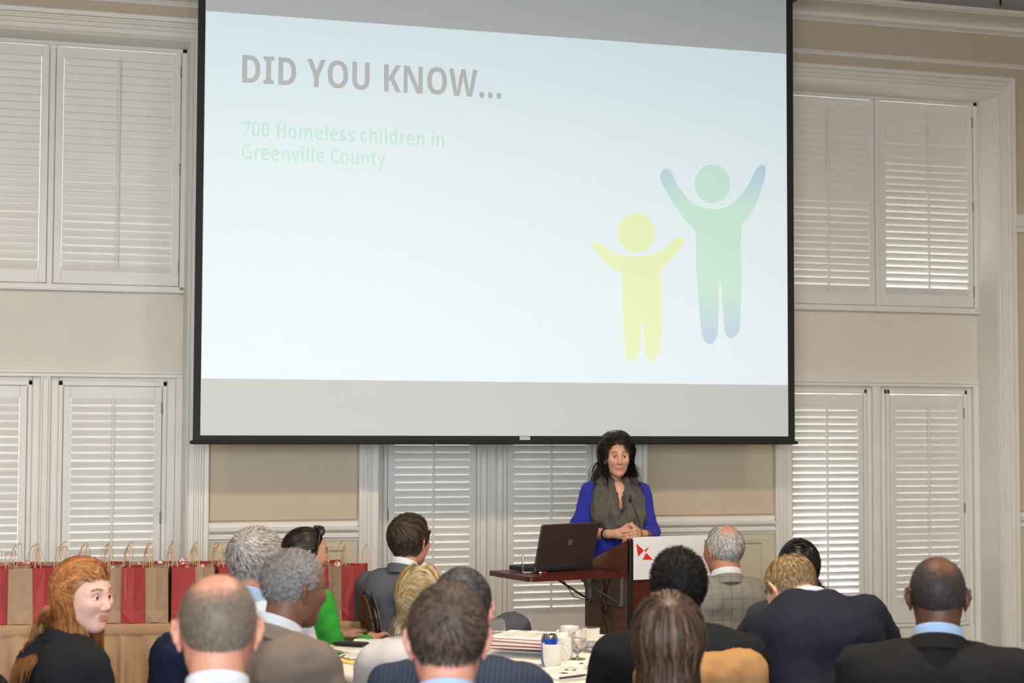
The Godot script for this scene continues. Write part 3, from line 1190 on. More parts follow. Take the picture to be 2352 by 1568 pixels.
func hair(st: Dictionary, H: Transform3D, blocks: Array, seed_: int) -> MB:
	# a thin cap that follows the scalp, and locks that grow from it; blocks: capsules the locks slide over
	var mb := MB.new()
	var g := RandomNumberGenerator.new()
	g.seed = seed_
	var c1: Color = st.c1
	var c2: Color = st.c2
	var shift: float = st.get("shift", 0.0)
	var thick: float = st.get("thick", 0.006)
	var bump: float = st.get("bump", 0.0)
	var shell := PackedColorArray()
	var keep := []
	var rows := []
	for j in 61:
		var el := -PI / 2 + PI * j / 60.0
		var row := PackedVector3Array()
		for i in 84:
			var az := -PI + TAU * i / 84.0
			var d := Vector3(sin(az) * cos(el), sin(el), cos(az) * cos(el))
			var p: Vector3 = d * HEADR[j][i]
			var over := el - hairline(az) - shift
			var up := smoothstep(0.0, 0.35, over)
			var off := lerpf(-0.001, thick * (1.0 if d.z < 0.3 else 0.6), up) if over > 0.0 else -0.004
			keep.append(over > -0.02)
			if bump > 0.0 and over > 0.0:
				off += bump * up * (noise.get_noise_3dv(p * 55.0) + 0.6 * noise.get_noise_3dv(p * 120.0))
			row.append(H * (p + d * off))
			var hc := c1.lerp(c2, 0.35)
			if st.has("skin"):
				var w := smoothstep(st.thin * 0.45, st.thin * 1.5, d.angle_to(st.whorl.normalized()) + 0.16 * noise.get_noise_3dv(d * 9.0))
				w *= smoothstep(0.0, 0.2, over + 0.06 * noise.get_noise_3dv(d * 14.0))
				hc = st.skin.srgb_to_linear().lerp(hc, w)
			shell.append(hc)
		rows.append(row)
	mb.grid(rows, true)
	var ids := PackedInt32Array()
	for i in range(0, mb.idx.size(), 3):
		if keep[mb.idx[i]] or keep[mb.idx[i + 1]] or keep[mb.idx[i + 2]]:
			ids.append_array(mb.idx.slice(i, i + 3))
	mb.idx = ids
	for i in shell.size():
		mb.c[i] = shell[i]
	var n: int = st.n
	var seg: int = st.get("seg", 5)
	var whorl: Vector3 = st.get("whorl", Vector3(0.1, 0.75, -0.65)).normalized()
	var thin: float = st.get("thin", 0.0)
	var lift: float = st.get("lift", 0.35)
	var grav: float = st.get("grav", 0.1)
	var curl: float = st.get("curl", 0.0)
	var vol: float = st.get("vol", 0.008)
	var part_x: float = st.get("part", 9.0)
	var tuck: float = st.get("tuck", 9.0)
	var hug: bool = st.get("hug", st.get("long", false))
	var inv := H.affine_inverse()
	var down := inv.basis * Vector3.DOWN
	var made := 0
	while made < n:
		var d := Vector3(g.randfn(), g.randfn(), g.randfn()).normalized()
		var el := asin(d.y)
		if el < hairline(atan2(d.x, d.z)) + shift + (0.1 if d.z > 0.4 else 0.03):
			continue
		made += 1
		if thin > 0.0 and d.angle_to(whorl) < thin * (0.6 + 0.8 * g.randf()):
			continue
		var p := scalp(d)
		var nn := ((p - SC) / (SR * SR)).normalized()
		var t: Vector3
		if part_x < 8.0:
			t = Vector3(0.9 if p.x > part_x else -0.9, -0.1, -0.55 - maxf(0.0, p.z) * 7.0)
		else:
			t = p - scalp(whorl)
			t += whorl.cross(nn) * 0.02
			if st.get("comb", Vector3.ZERO) != Vector3.ZERO and p.y > 0.05:
				t = t.normalized() + st.comb
		t = (t - nn * t.dot(nn)).normalized()
		var v: Vector3 = (t * (1.0 - lift) + nn * lift + Vector3(g.randfn(), g.randfn(), g.randfn()) * st.get("mess", 0.12)).normalized()
		var len: float = st.len * g.randf_range(0.75, 1.1)
		if st.has("fade"):   # shorter towards the nape and sides
			len *= lerpf(st.fade, 1.0, smoothstep(-0.3, 0.9, el))
		var step := len / seg
		var lay := vol * g.randf()
		var ph := g.randf() * TAU
		var w: float = st.wid * g.randf_range(0.6, 1.2)
		var shade := g.randf()
		mb.col = c1.lerp(c2, shade * shade if st.get("dark", true) else shade)
		if st.has("c3") and g.randf() < st.get("streak", 0.2):
			mb.col = c1.lerp(st.c3, g.randf())
		var base := mb.v.size()
		var q := p
		for k in seg + 1:
			var outw := ((q - SC) / (SR * SR)).normalized()
			var side: Vector3 = v.cross(outw)
			side = side.normalized() if side.length() > 0.01 else Vector3.RIGHT
			side = (side + outw * sin(ph) * 0.35).normalized()
			var nv: Vector3 = side.cross(v).normalized()
			if nv.dot(outw) < 0:
				nv = -nv
			var s := float(k) / seg
			var ww := w * (1.0 - 0.75 * s * s * s) * 0.5
			mb.vert(H * (q - side * ww), H.basis * (nv - side * 0.45), Vector2(0, s))
			mb.vert(H * (q + side * ww), H.basis * (nv + side * 0.45), Vector2(1, s))
			if k == seg:
				break
			var pull := down
			if hug and q.y > -0.035:   # over the skull the front hair is combed off the face
				pull = down + Vector3(signf(q.x - (part_x if part_x < 8.0 else 0.0)) * 0.7, 0, -1.3) * smoothstep(0.0, 0.07, q.z)
			v = (v + pull * grav * (0.4 + s)).normalized()
			if curl > 0.0 and (not hug or q.y < -0.03):
				v = (v + Vector3(sin(ph + s * 7.0), 0, cos(ph + s * 6.0)) * curl).normalized()
			q += v * step
			# stay outside the skull
			var e := (q - SC) / SR
			var el2 := e.length()
			var flat := 1.0 if q.z < 0.02 else lerpf(0.2, 1.0, smoothstep(0.055, 0.105, q.y))
			var need := 1.0 + (thick + lay) * flat / 0.085
			if hug and q.y > -0.035 and el2 < need * 1.5:
				q = SC + e / el2 * need * SR
				var on := ((q - SC) / (SR * SR)).normalized()
				v = (v - on * v.dot(on)).normalized()
			elif el2 < need and q.y > -0.09:
				q = SC + e / el2 * need * SR
			elif hug:
				v = (v + down * 0.5).normalized()
			# keep the face clear
			if st.get("face", true) and q.z > 0.045 and q.y < 0.05 and absf(q.x) < 0.072:
				q.x = lerpf(q.x, 0.076 * signf(q.x if absf(q.x) > 0.002 else 1.0), 0.6)
			if tuck < 1.0 and q.y < 0.06 and q.z > tuck:
				q.z = lerpf(q.z, tuck, 0.7)
			for b in blocks:
				var wq := H * q
				var ab: Vector3 = b[1] - b[0]
				var tt := clampf((wq - b[0]).dot(ab) / ab.length_squared(), 0.0, 1.0)
				var cpt: Vector3 = b[0] + ab * tt
				var dd := wq - cpt
				var rr: float = lerpf(b[2], b[3], tt) + 0.004 + lay * 0.6
				if dd.length() < rr:
					q = inv * (cpt + dd.normalized() * rr)
		for k in seg:
			var a := base + k * 2
			mb.idx.append_array(PackedInt32Array([a, a + 3, a + 1, a, a + 2, a + 3]))
	return mb

func hair_mat(key: String, rough := 0.5) -> StandardMaterial3D:
	if not M.has(key):
		var m := mat(key, Color.WHITE, rough, 0.0, 0.4)
		m.vertex_color_use_as_albedo = true
	return M[key]

func lin(r: float, g: float, b: float) -> Color:   # sRGB bytes to a linear colour
	return Color(r / 255.0, g / 255.0, b / 255.0).srgb_to_linear()

func wrinkle(a: Array, amp: float, freq: Vector3, off: float) -> Array:
	var vs: PackedVector3Array = a[0]
	var ns: PackedVector3Array = a[1]
	for i in vs.size():
		var q := vs[i] * freq
		var r1 := 1.0 - 2.2 * absf(noise.get_noise_3d(q.x + off, q.y + q.x * 0.5, q.z))
		vs[i] += ns[i] * amp * (r1 * 0.8 + 0.6 * noise.get_noise_3d(q.x * 0.7 + off, q.y * 0.7, q.z * 0.7) - 0.3)
	a[0] = vs
	a[1] = SDF.normals(vs, a[2])
	return a

func collar_ring(mb: MB, N: Vector3, rx: float, rz: float, h: float, flare: float, tilt: float, thick := 0.004, open := 0.0) -> void:
	var rows := []
	for q in [[0.0, flare], [0.35, flare * 0.7], [0.75, flare * 0.2], [1.0, 0.0], [1.0, -thick], [0.0, flare - thick]]:
		var row := PackedVector3Array()
		for k in 33:
			var a := lerpf(PI / 2 + open, PI / 2 + TAU - open, k / 32.0)
			var c := Vector3(cos(a) * (rx + q[1]), 0, sin(a) * (rz + q[1]))
			row.append(N + c + Vector3(0, h * q[0] - tilt * c.z - 0.5 * maxf(0.0, sin(a)) * 0.03, 0))
		rows.append(row)
	rows.reverse()
	mb.grid(rows)

var LEGS: Array = []
var SHOE: Mesh
var TROUSERS: Mesh

func legs() -> void:
	var s := SDF.new(Vector3(-0.32, 0.03, -0.3), Vector3(0.32, 0.75, 0.62), 0.022, 0.05)
	s.cap(Vector3(-0.1, 0.56, -0.07), Vector3(0.1, 0.56, -0.07), 0.115, 0.115)
	for x in [-1, 1]:
		s.cap(Vector3(x * 0.1, 0.54, -0.06), Vector3(x * 0.11, 0.52, 0.4), 0.09, 0.068)
		s.cap(Vector3(x * 0.11, 0.52, 0.4), Vector3(x * 0.11, 0.1, 0.43), 0.066, 0.05)
	var a := wrinkle(s.build(), 0.006, Vector3(9, 14, 9), 0.0)
	var mb := MB.new()
	mb.add(a[0], a[1], a[2], Transform3D.IDENTITY)
	TROUSERS = mb.mesh()
	var sh := SDF.new(Vector3(-0.08, -0.02, -0.1), Vector3(0.08, 0.14, 0.24), 0.012, 0.03)
	sh.cap(Vector3(0, 0.04, -0.03), Vector3(0, 0.03, 0.16), 0.04, 0.03)
	sh.cap(Vector3(0, 0.05, -0.03), Vector3(0, 0.1, -0.02), 0.04, 0.042)
	var b := sh.build()
	var m2 := MB.new()
	m2.add(b[0], b[1], b[2], Transform3D.IDENTITY)
	SHOE = m2.mesh()

func seated(P: Dictionary) -> Node3D:
	# P: label, px, py (pixel of the head's top), d (distance), beta (turn of the body from straight away, clockwise seen from above), hb (turn of the head)
	var px: float = P.px
	var hs: float = P.get("hs", 1.0)
	var top := at_d(px, P.py, P.d)
	var yaw: float = deg_to_rad(away(px) - P.get("beta", 0.0))
	var lean: float = P.get("lean", 0.08)
	var hz: float = P.get("hz", 0.045)
	var root := thing("person", P.label, "person", Vector3(top.x, 0, top.z) - Basis(Vector3.UP, yaw) * Vector3(0, 0, hz), yaw)
	var Ht: float = top.y - P.get("hair_h", 0.012)
	var hb := Basis(Vector3.UP, deg_to_rad(P.get("beta", 0.0) - P.get("hb", P.get("beta", 0.0)))) * Basis(Vector3.RIGHT, deg_to_rad(P.get("hp", 4.0))) * Basis(Vector3.BACK, deg_to_rad(P.get("hr", 0.0)))
	var H := Transform3D(hb * Basis.from_scale(Vector3(hs * (0.94 if P.get("woman", false) else 1.0), hs, hs)), Vector3(0, Ht - 0.112 * hs, hz))
	var N: Vector3 = P.get("neck", Vector3(0, Ht - 0.249 * hs, -0.012))
	if P.has("neck_px"):
		N = root.transform.affine_inverse() * at_d(P.neck_px[0], P.neck_px[1], P.neck_px[2])
	var sw: float = P.get("sw", 0.185)
	var nr: float = P.get("nr", 0.056)
	var sy: float = N.y - P.get("slope", 0.066)
	var bulk: float = P.get("bulk", 1.0)
	# arms
	var wr := []
	var el := []
	for s in [-1, 1]:
		el.append(P.get("elbow", {}).get(s, Vector3(s * (sw + 0.05), sy - 0.27, 0.05)))
		wr.append(P.get("wrist", {}).get(s, Vector3(s * 0.12, 0.72, 0.30)))
	# body: skin
	var body := MB.new()
	put_head(body, root, H, N, nr)
	for i in 2:
		var dir: Vector3 = (wr[i] - el[i]).normalized()
		var bx := Vector3.UP.cross(dir).normalized()
		var b := Basis(bx, dir.cross(bx), dir)
		if i == 1:   # left hand mirrored
			b = Basis(-b.x, b.y, b.z)
		var hm := MB.new()
		hm.add(HAND[0], HAND[1], HAND[2], Transform3D(b, wr[i] + dir * 0.02))
		put("hand", hm, skin(P.skin), root)
	put("body", body, skin(P.skin), root)
	# garment
	var pz := -(N.y - 0.55) * tan(lean) + N.z
	var hip := Vector3(P.get("hip_x", 0.0), 0.55, pz)
	var ch := N.lerp(hip, 0.26)
	var wa := N.lerp(hip, 0.68)
	var ext := 0.36
	for q in el + wr:
		ext = maxf(ext, absf(q.z) + 0.1)
	var F := SDF.new(Vector3(-sw - 0.17, 0.5, minf(-0.3, pz - 0.2)), Vector3(sw + 0.17, N.y + 0.07, ext), 0.0165, 0.05)
	for s in [-1, 1]:
		F.cap(ch + Vector3(s * 0.085 * bulk, 0, -0.0), wa + Vector3(s * 0.075 * bulk, 0, 0.015), 0.112 * bulk, 0.102 * bulk)
		F.cap(wa + Vector3(s * 0.075 * bulk, 0, 0.015), hip + Vector3(s * 0.09, 0, 0), 0.102 * bulk, 0.12)
		var i := 0 if s < 0 else 1
		var S := Vector3(s * sw, sy - 0.012, -0.008)
		if P.has("shoulder_px"):
			var q: Array = P.shoulder_px[s]
			S = root.transform.affine_inverse() * at_d(q[0], q[1], q[2])
		F.cap(N + Vector3(s * 0.03, -0.035, 0), S.lerp(N, 0.06) + Vector3(0, 0.008, 0), 0.052, 0.056)
		F.cap(ch + Vector3(s * 0.08, 0.03, -0.035), S.lerp(ch, 0.3) + Vector3(0, -0.02, -0.02), 0.085, 0.072)
		if P.get("hunch", 0.0) > 0.0:
			F.cap(N + Vector3(s * 0.05, -0.03, -P.hunch), ch + Vector3(s * 0.07, 0.02, -0.06), 0.075, 0.1)
		F.cap(S, el[i], P.get("arm", 0.06), P.get("arm", 0.06) * 0.85, 0.028)
		F.cap(el[i], wr[i], P.get("arm", 0.06) * 0.85, 0.037)
	F.cap(N + Vector3(-0.035, -0.065, -0.025), N + Vector3(0.035, -0.065, -0.025), 0.066, 0.066)
	var arr := wrinkle(F.build(), P.get("fold", 0.0075), Vector3(5.5, 8, 5.5), P.px * 0.01)
	var gm := MB.new()
	gm.add(arr[0], arr[1], arr[2], Transform3D.IDENTITY)
	put(P.get("wear", "jacket"), gm, P.cloth, root)
	if P.has("collar"):
		var cm := MB.new()
		collar_ring(cm, N + Vector3(0, -0.004, 0.004), nr + 0.007, nr + 0.009, P.get("collar_h", 0.05), 0.006, 0.45, 0.004, 0.18)
		put("shirt_collar", cm, P.collar, root)
	if P.get("lapel", false):
		var jm := MB.new()
		collar_ring(jm, N + Vector3(0, -0.03, -0.004), nr + 0.018, nr + 0.02, 0.048, 0.016, 0.4, 0.008, 0.6)
		put("jacket_collar", jm, P.cloth, root)
	# hair
	var blocks := [[N, H * Vector3(0, -0.05, -0.02), nr, nr], [Vector3(-sw, sy, 0), Vector3(sw, sy, 0), 0.06, 0.06], [N + Vector3(-0.07, -0.14, -0.02), N + Vector3(0.07, -0.14, -0.02), 0.125, 0.125]]
	put("hair", hair(P.hair, H, blocks if P.hair.get("long", false) else [], int(px)), hair_mat("hair_%s" % P.hair.get("gloss", 0.5), P.hair.get("gloss", 0.5)), root)
	# legs
	var tr := part("trousers", TROUSERS, P.get("trousers", P.cloth), root)
	tr.position = Vector3(0, 0, pz + 0.07)
	for s in [-1, 1]:
		var sh := part("shoe", SHOE, M.sole, root)
		sh.position = Vector3(s * 0.11, 0.0, pz + 0.5)
	P.root = root
	P.H = H
	P.N = N
	P.yaw = yaw
	P.pz = pz
	return root

# ---------------------------------------------------------------- lectern and what stands on it
const LECT_TURN := 12.0
var lect: Transform3D

func lectern() -> void:
	var b := Basis(Vector3.UP, deg_to_rad(LECT_TURN))
	var corner := at_h(1447, 1237, 1.12)
	corner.y = 0
	lect = Transform3D(b, corner - b * Vector3(-0.3, 0, 0.225))
	var t := thing("lectern", "mahogany laminate lectern with fold-out side shelf and white sign", "lectern", lect.origin, deg_to_rad(LECT_TURN))
	var grain := image_tex(256, 64, func(x, y):
		var s := 0.9 + 0.06 * sin(y * 0.9 + 2.0 * sin(x * 0.02)) + 0.04 * sin(y * 2.7 + x * 0.013)
		return Color(s, s * 0.98, s * 0.96))
	var brown := tone(mat("laminate_brown", Color(0.40, 0.255, 0.185), 0.32), grain, 1.6)
	var red := tone(mat("laminate_red", Color(0.345, 0.125, 0.095), 0.3), grain, 1.6)
	for x in [-0.3, 0.28]:
		var sp := MB.new()
		# outline in (z, y), extruded along x
		var poly := [Vector2(-0.225, 0.04), Vector2(0.215, 0.04), Vector2(0.215, 1.118), Vector2(-0.225, 0.965)]
		var q := PackedVector2Array()
		for p in poly:
			q.append(p)
		sp.xf = Transform3D(Basis(Vector3(0, 0, 1), Vector3(0, 1, 0), Vector3(-1, 0, 0)), Vector3(x + 0.02, 0, 0))
		sp.prism(q, 0.0, 0.02)
		put("side_panel", sp, brown, t)
	put("front_panel", boxm(Vector3(-0.28, 0.04, 0.195), Vector3(0.28, 1.1, 0.212), 0.002), red, t)
	put("plinth", boxm(Vector3(-0.3, 0, -0.22), Vector3(0.3, 0.045, 0.225), 0.004), M.black_plastic, t)
	for x in [-0.302, 0.284]:
		put("corner_trim", boxm(Vector3(x, 0.04, 0.2), Vector3(x + 0.018, 1.118, 0.228), 0.003), M.black_plastic, t)
	var topb := MB.new()
	topb.xf = Transform3D(Basis(Vector3.RIGHT, -atan2(0.153, 0.44)), Vector3(0, 1.03, -0.005))
	topb.box(Vector3(-0.28, -0.01, -0.23), Vector3(0.28, 0.01, 0.225), 0.003)
	put("reading_board", topb, brown, t)
	put("inner_shelf", boxm(Vector3(-0.28, 0.55, -0.2), Vector3(0.28, 0.57, 0.19), 0.002), brown, t)
	# fold-out shelf with clipped, rounded corners
	var sh := MB.new()
	var out := PackedVector2Array()
	for c in [[-0.9 + 0.03, -0.235 + 0.03, PI, 1.5 * PI], [-0.3, -0.235, 1.5 * PI, 1.5 * PI], [-0.3, 0.21, 0.5 * PI, 0.5 * PI], [-0.9 + 0.03, 0.21 - 0.03, 0.5 * PI, PI]]:
		for k in 6:
			var a := lerpf(c[2], c[3], k / 5.0)
			var r := 0.0 if c[2] == c[3] else 0.03
			if r == 0.0 and k > 0:
				continue
			out.append(Vector2(c[0] + r * cos(a), -(c[1] + r * sin(a))))
	sh.xf = Transform3D(Basis(Vector3.RIGHT, Vector3.FORWARD, Vector3.UP), Vector3.ZERO)
	sh.prism(out, 0.918, 0.943)
	put("side_shelf", sh, red, t)
	for z in [0.165, -0.15]:
		var br := MB.new()
		br.box(Vector3(-0.318, 0.75, z - 0.012), Vector3(-0.3, 0.918, z + 0.012), 0.002)
		br.tube([Vector3(-0.312, 0.765, z), Vector3(-0.56, 0.912, z)], 0.006, 8)
		br.tube([Vector3(-0.312, 0.765, z + 0.006), Vector3(-0.42, 0.79, z + 0.006), Vector3(-0.5, 0.9, z + 0.006)], 0.003, 6)
		br.tube([Vector3(-0.322, 0.765, z - 0.014), Vector3(-0.322, 0.765, z + 0.014)], 0.009, 10)
		put("shelf_bracket", br, M.steel, t)
	# sign
	var sg := MB.new()
	sg.box(Vector3(-0.283, 0.905, 0.229), Vector3(0.245, 1.128, 0.234), 0.001)
	var sign_ := put("sign_board", sg, mat("foam_board", Color(0.86, 0.86, 0.865), 0.5), t)
	sign_.set_meta("label", "white board with red triangle emblem")
	var np := lect * Vector3(0, 1, 0.235)
	var nn := lect.basis.z
	var inv := lect.affine_inverse()
	for tri in [[[1461.4, 1247.5], [1479.3, 1264], [1465.8, 1277.7]], [[1491.3, 1253.7], [1480.2, 1264], [1483.7, 1268]], [[1484.3, 1269], [1476, 1285], [1499.5, 1285]]]:
		var poly := PackedVector2Array()
		for p in tri:
			var q := inv * at_plane(p[0], p[1], np, nn)
			poly.append(Vector2(q.x, q.y))
		var tm := MB.new()
		tm.prism(poly, 0.234, 0.2352)
		put("emblem_triangle", tm, mat("emblem_red", Color(0.80, 0.15, 0.14), 0.5), sign_)
	var dash := MB.new()
	var q0 := inv * at_plane(1500.5, 1285.5, np, nn)
	dash.box(Vector3(q0.x, q0.y - 0.003, 0.234), Vector3(q0.x + 0.012, q0.y + 0.001, 0.2352))
	put("lettering_stroke", dash, M.black_plastic, sign_)
	# gooseneck microphone
	var mic := thing("gooseneck_microphone", "thin black gooseneck microphone rising from the lectern top", "microphone", lect * Vector3(-0.2, 1.11, 0.19), 0)
	var base := lect * Vector3(-0.2, 1.11, 0.19)
	var mtop := at_d(1448, 1150, 9.2) - base
	var mm := MB.new()
	mm.tube([Vector3(0, 0, 0), Vector3(-0.004, 0.05, 0), Vector3(-0.016, 0.12, 0).lerp(mtop * 0.6, 0.5), mtop.lerp(Vector3(0, 0.1, 0), 0.25), mtop], 0.0028, 8)
	put("gooseneck", mm, M.black_plastic, mic)
	var mb2 := MB.new()
	mb2.lathe([Vector2(0.0, -0.006), Vector2(0.016, -0.004), Vector2(0.016, 0.006), Vector2(0.006, 0.014), Vector2(0, 0.014)], 16)
	put("base_socket", mb2, M.steel, mic)
	var mh := MB.new()
	mh.tube([mtop + Vector3(0, -0.008, 0), mtop, mtop + Vector3(0, 0.01, 0), mtop + Vector3(0, 0.024, 0), mtop + Vector3(0, 0.031, 0)], [0.006, 0.0095, 0.0105, 0.0095, 0.004], 14)
	put("microphone_head", mh, M.black_plastic, mic)
	# laptop: lid back towards the room
	var nl := inv * at_h(1229.5, 1315, 0.945)
	var nrp := inv * at_h(1361, 1305, 0.945)
	var yaw := atan2(-(nrp.z - nl.z), nrp.x - nl.x)
	var lp := thing("laptop", "open grey-brown laptop on the side shelf, lid back to the room", "laptop", lect * Vector3(nl.x, 0.945, nl.z), deg_to_rad(LECT_TURN) + yaw)
	var W := Vector2(nrp.x - nl.x, nrp.z - nl.z).length()
	var lm := mat("lid", Color(0.275, 0.225, 0.21), 0.38, 0.35)
	put("base", boxm(Vector3(0, 0.003, -0.205), Vector3(W, 0.028, 0), 0.004), mat("laptop_base", Color(0.16, 0.165, 0.175), 0.4, 0.2), lp)
	var kb := MB.new()
	for r in 5:
		for k in 14:
			kb.box(Vector3(0.02 + k * (W - 0.04) / 14.0, 0.028, -0.06 - r * 0.019), Vector3(0.02 + (k + 0.85) * (W - 0.04) / 14.0, 0.031, -0.045 - r * 0.019), 0.001)
	put("keyboard", kb, M.black_plastic, lp)
	for p in [[0.02, 0.012], [0.035, 0.012], [0.07, 0.012], [0.1, 0.018], [0.13, 0.03], [0.19, 0.02], [0.24, 0.014], [0.27, 0.014]]:
		put("port", boxm(Vector3(p[0], 0.008, -0.001), Vector3(p[0] + p[1], 0.021, 0.0015), 0.0005), M.black_plastic, lp)
	var lid := MB.new()
	lid.xf = Transform3D(Basis(Vector3.RIGHT, deg_to_rad(14)), Vector3(0, 0.03, -0.006))
	lid.box(Vector3(-0.002, 0, -0.007), Vector3(W + 0.002, 0.228, 0.007), 0.005)
	var lidn := put("lid", lid, lm, lp)
	var lg := MB.new()
	lg.xf = lid.xf * Transform3D(Basis(Vector3.RIGHT, PI / 2), Vector3(W * 0.53, 0.125, 0.0074))
	lg.lathe([Vector2(0.0155, -0.0004), Vector2(0.0155, 0.0006), Vector2(0, 0.0006)], 28)
	put("round_badge", lg, mat("badge", Color(0.62, 0.5, 0.47), 0.3, 0.6), lidn)
	var lr := MB.new()
	lr.xf = lg.xf
	for k in 3:
		lr.box(Vector3(-0.009 + k * 0.0065, 0.0006, -0.003), Vector3(-0.0045 + k * 0.0065, 0.001, 0.003))
	put("badge_mark", lr, lm, lidn)
	var ls := MB.new()
	ls.xf = lid.xf
	ls.box(Vector3(0.012, 0.012, -0.0078), Vector3(W - 0.012, 0.215, -0.0068))
	put("display", ls, mat("display_glass", Color(0.05, 0.05, 0.055), 0.15), lidn)
	# chrome bookend beside it
	var bp := at_h(1201, 1316, 0.944)
	var be := thing("bookend", "thin chrome wire bookend standing on the side shelf beside the laptop", "bookend", bp, deg_to_rad(LECT_TURN))
	var bm := MB.new()
	bm.tube([Vector3(0.0, 0.003, 0.0), Vector3(0, 0.085, 0), Vector3(0.004, 0.093, -0.006), Vector3(0.008, 0.093, -0.016), Vector3(0.01, 0.085, -0.022), Vector3(0.01, 0.003, -0.03), Vector3(0.03, 0.003, -0.03), Vector3(0.085, 0.003, -0.03)], 0.0025, 8)
	bm.tube([Vector3(0.0, 0.003, 0.0), Vector3(0.085, 0.003, 0.0)], 0.0025, 8)
	put("wire_frame", bm, M.chrome, be)
	var up := at_h(1246, 1315.5, 0.944)
	var us := thing("flash_drive", "small red and white flash drive lying in front of the laptop", "flash drive", up, deg_to_rad(20))
	put("casing", boxm(Vector3(0, 0, -0.006), Vector3(0.028, 0.006, 0.006), 0.002), M.print_red, us)
	put("cap", boxm(Vector3(-0.02, 0, -0.006), Vector3(-0.008, 0.007, 0.006), 0.002), M.paper, us)
	# cables
	var sp0 := lect * Vector3(-0.315, 0.8, 0)
	var sn := -lect.basis.x
	var S := func(x: float, y: float, off := 0.012) -> Vector3:
		return at_plane(x, y, sp0 + sn * off, sn)
	var hp := func(x: float, y: float) -> Vector3:
		return at_h(x, y, 0.95)
	var c1 := thing("power_cable", "black laptop cable looping off the shelf and down the lectern side", "cable")
	var cb := MB.new()
	cb.tube(spline([hp.call(1318, 1308), hp.call(1352, 1297), hp.call(1378, 1303), hp.call(1400, 1307), hp.call(1416, 1304), S.call(1413, 1312, 0.03), S.call(1402, 1330, 0.03), S.call(1393, 1355, 0.02), S.call(1391, 1380), S.call(1386, 1395), S.call(1391, 1408), S.call(1396, 1395), S.call(1391, 1383), S.call(1384, 1400), S.call(1392, 1412), S.call(1403, 1418), S.call(1407, 1440), S.call(1410, 1500)]), 0.0028, 7)
	put("cord", cb, M.cable, c1)
	var c2 := thing("video_cable", "thin black video cable hanging in a long loop beside the lectern", "cable")
	var cb2 := MB.new()
	cb2.tube(spline([hp.call(1300, 1307), hp.call(1356, 1304), hp.call(1368, 1306), S.call(1383, 1322, 0.05), S.call(1388, 1340, 0.04), S.call(1387, 1360, 0.02), S.call(1381, 1385), S.call(1381, 1410), S.call(1386, 1417), S.call(1387, 1425), S.call(1393, 1440), S.call(1396, 1500)]), 0.0028, 7)
	put("cord", cb2, M.cable, c2)

func spline(pts: Array, per := 6) -> Array:
	var out := []
	for i in pts.size() - 1:
		var a: Vector3 = pts[maxi(i - 1, 0)]
		var b: Vector3 = pts[i]
		var c: Vector3 = pts[i + 1]
		var d: Vector3 = pts[mini(i + 2, pts.size() - 1)]
		for k in per:
			out.append(b.cubic_interpolate(c, a, d, float(k) / per))
	out.append(pts[-1])
	return out

